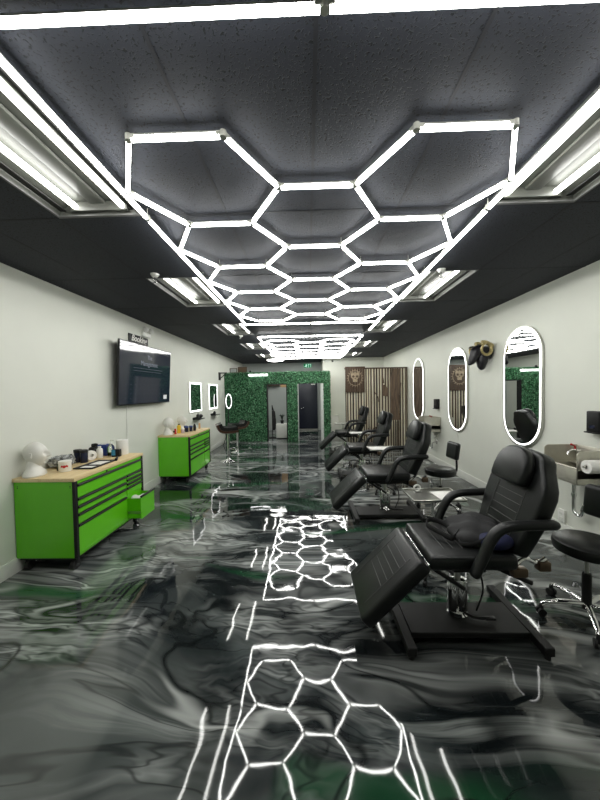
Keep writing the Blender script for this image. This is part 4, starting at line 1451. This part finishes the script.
# sling bag on the first chair
t = thing('sling_bag', 'black cloth bag with a blue panel lying on the nearest tattoo chair', 'bag', (CH[0] + .11, CH[1] + .0, .655))
b = nb()
bmesh.ops.create_icosphere(b, subdivisions=4, radius=1)
for v in b.verts:
    n = v.co.normalized()
    k = 1 + .10 * math.sin(5 * n.x + 2) * math.cos(4 * n.y) + .05 * math.sin(11 * n.y + 7 * n.x)
    v.co = Vector((n.x * .165, n.y * .20, n.z * .075 + .062)) * k
    v.co.z += .03 * n.x + .02 * n.y
    v.co.z = max(v.co.z, .002)
part('bag_body', b, M['cloth'], t)
b = nb()
bmesh.ops.create_icosphere(b, subdivisions=3, radius=1)
for v in b.verts:
    n = v.co.normalized()
    v.co = Vector((n.x * .12 + .075, n.y * .085 - .165, max(.003, n.z * .055 + .05)))
part('blue_panel', b, M['blue_cloth'], t)
b = nb()
tube(b, smooth_path([(-.10, -.02, .06), (-.18, -.08, .03), (-.24, -.02, .045), (-.30, .08, .06), (-.25, .15, .075), (-.17, .12, .06), (-.14, .04, .05)], 8), .020, 8, flat=.3, flat_dir=(0, 0, 1))
tube(b, smooth_path([(-.12, -.06, .05), (-.15, -.14, .02), (-.06, -.18, .04), (.03, -.20, .09), (.14, -.20, .07)], 8), .016, 8, flat=.3, flat_dir=(0, 0, 1))
part('strap', b, M['cloth'], t)

# ------------------------------------------------------------------ rolling stools
def rolling_stool(label, loc, rz, hs, rot_base=0.0):
    """round padded seat with a small backrest on the -Y... side given by rz (back towards local +X)"""
    t = thing('rolling_stool', label, 'stool', loc, rz, 'black rolling stools')
    s = nb(); lathe(s, [(.0, hs - .095), (.18, hs - .095), (.208, hs - .08), (.214, hs - .04), (.208, hs - .015), (.185, hs), (0, hs + .004)], 40); part('seat', s, M['vinyl'], t)
    s = nb(); lathe(s, [(.05, hs - .10), (.09, hs - .085), (0, hs - .085)], 18); cyl(s, (0, 0, .30), (0, 0, hs - .09), .014); part('gas_lift', s, M['steel'], t)
    s = nb(); lathe(s, [(.030, .09), (.030, .34), (.026, .36), (0, .36)], 18); part('column', s, M['matte_black'], t)
    for k in range(5):
        a = rot_base + k * 2 * PI / 5
        d = Vector((math.cos(a), math.sin(a), 0))
        s = nb()
        tube(s, smooth_path([d * .02 + Vector((0, 0, .125)), d * .15 + Vector((0, 0, .125)), d * .26 + Vector((0, 0, .105)), d * .30 + Vector((0, 0, .085))], 5), [.022] * 8 + [.018] * 8, 10, flat=.75)
        leg = part('base_leg', s, M['chrome'], t)
        s = nb()
        c = d * .30
        e = Vector((-d.y, d.x, 0))
        for q in (-1, 1):
            p = c + e * (.017 * q)
            cyl(s, p - e * .009 + Vector((0, 0, .029)), p + e * .009 + Vector((0, 0, .029)), .029, n=18)
        box(s, c.x - .012, c.x + .012, c.y - .012, c.y + .012, .03, .085, .004, 1)
        part('caster', s, M['rubber'], leg)
    s = nb(); tube(s, smooth_path([(.10, 0, hs - .095), (.21, 0, hs - .085), (.245, 0, hs - .02), (.24, 0, hs + .14), (.235, 0, hs + .20)], 6), .020, 10, flat=.6); part('back_support', s, M['black'], t)
    s = nb()
    box(s, -.035, .035, -.138, .138, -.122, .122, .034, 5)
    for v in s.verts:
        v.co.x -= 0.9 * v.co.y ** 2
    s.transform(Matrix.Translation((.205, 0, hs + .25)) @ Matrix.Rotation(math.radians(8), 4, 'Y'))
    part('backrest', s, M['vinyl'], t)
    return t
st = rolling_stool('black rolling stool with chrome star base at the right edge, beside the nearest chair', (2.07, 2.40, 0), .30, .61, .14)
dup(st, (1.90, 4.62, .0), .1, 'black rolling stool with backrest beside the second tattoo chair')

# ------------------------------------------------------------------ instrument trays on stands
def tray_stand(label, loc, h, paper, rz=0.0):
    t = thing('tray_stand', label, 'tray stand', loc, rz, 'steel tray stands between the chairs')
    s = nb()
    w, d = .235, .175
    box(s, -w, w, -d, d, h - .006, h, .002, 1)
    for q in (-1, 1):
        box(s, q * w - .006, q * w + .006, -d, d, h - .004, h + .016, .003, 1); box(s, -w, w, q * d - .006, q * d + .006, h - .004, h + .016, .003, 1)
    part('tray', s, M['steel'], t)
    s = nb()
    box(s, -.06, .06, -.05, .05, h - .03, h - .006, .004); cyl(s, (.0, 0, .05), (.0, 0, h - .02), .014); cyl(s, (0, 0, .05), (0, 0, h * .55), .019)
    part('post', s, M['chrome'], t)
    for k in range(5):
        a = .3 + k * 2 * PI / 5
        d = Vector((math.cos(a), math.sin(a), 0))
        s = nb(); tube(s, smooth_path([d * .01 + Vector((0, 0, .10)), d * .12 + Vector((0, 0, .105)), d * .22 + Vector((0, 0, .085)), d * .25 + Vector((0, 0, .065))], 4), .016, 8, flat=.8)
        l = part('leg', s, M['matte_black'], t)
        c = d * .25
        s = nb(); cyl(s, c - Vector((-d.y, d.x, 0)) * .014 + Vector((0, 0, .025)), c + Vector((-d.y, d.x, 0)) * .014 + Vector((0, 0, .025)), .025, n=16); box(s, c.x - .010, c.x + .010, c.y - .010, c.y + .010, .03, .068)
        part('caster', s, M['rubber'], l)
    return t
def tray_paper(label, loc, w, d, rz):
    s = nb(); box(s, -w, w, -d, d, 0, .004, .001, 1)
    single('paper_sheet', s, M['paper'], label, 'paper', loc, rz, 'white papers on the trays')
tray_stand('steel instrument tray on a chrome stand behind the nearest tattoo chair', (1.17, 3.02, 0), .75, True)
tray_paper('white paper sheet on the steel tray behind the nearest chair', (1.28, 3.0, .753), .10, .12, .05)
tray_stand('steel tray on a stand behind the second tattoo chair', (1.27, 5.50, 0), .745, True)
tray_paper('white paper covering the tray behind the second chair', (1.27, 5.50, .748), .215, .155, 0)
tray_stand('steel tray on a stand behind the third tattoo chair', (1.21, 7.5, 0), .75, True)
tray_paper('white paper covering the tray behind the third chair', (1.21, 7.5, .753), .215, .155, 0)
tray_stand('steel tray on a stand behind the farthest tattoo chair', (1.02, 9.36, 0), .79, False)
t = thing('ring_holder', 'small white ring standing on a foot at the far corner of the nearest steel tray', 'holder', (1.06, 3.13, .753))
b = nb(); tube(b, [(.03 * math.cos(2 * PI * i / 20), 0, .034 + .03 * math.sin(2 * PI * i / 20)) for i in range(20)], .009, 8, closed=True); part('ring', b, M['white_plastic'], t)
b = nb(); box(b, -.03, .03, -.02, .02, 0, .006, .001, 1); part('foot', b, M['chrome'], t)
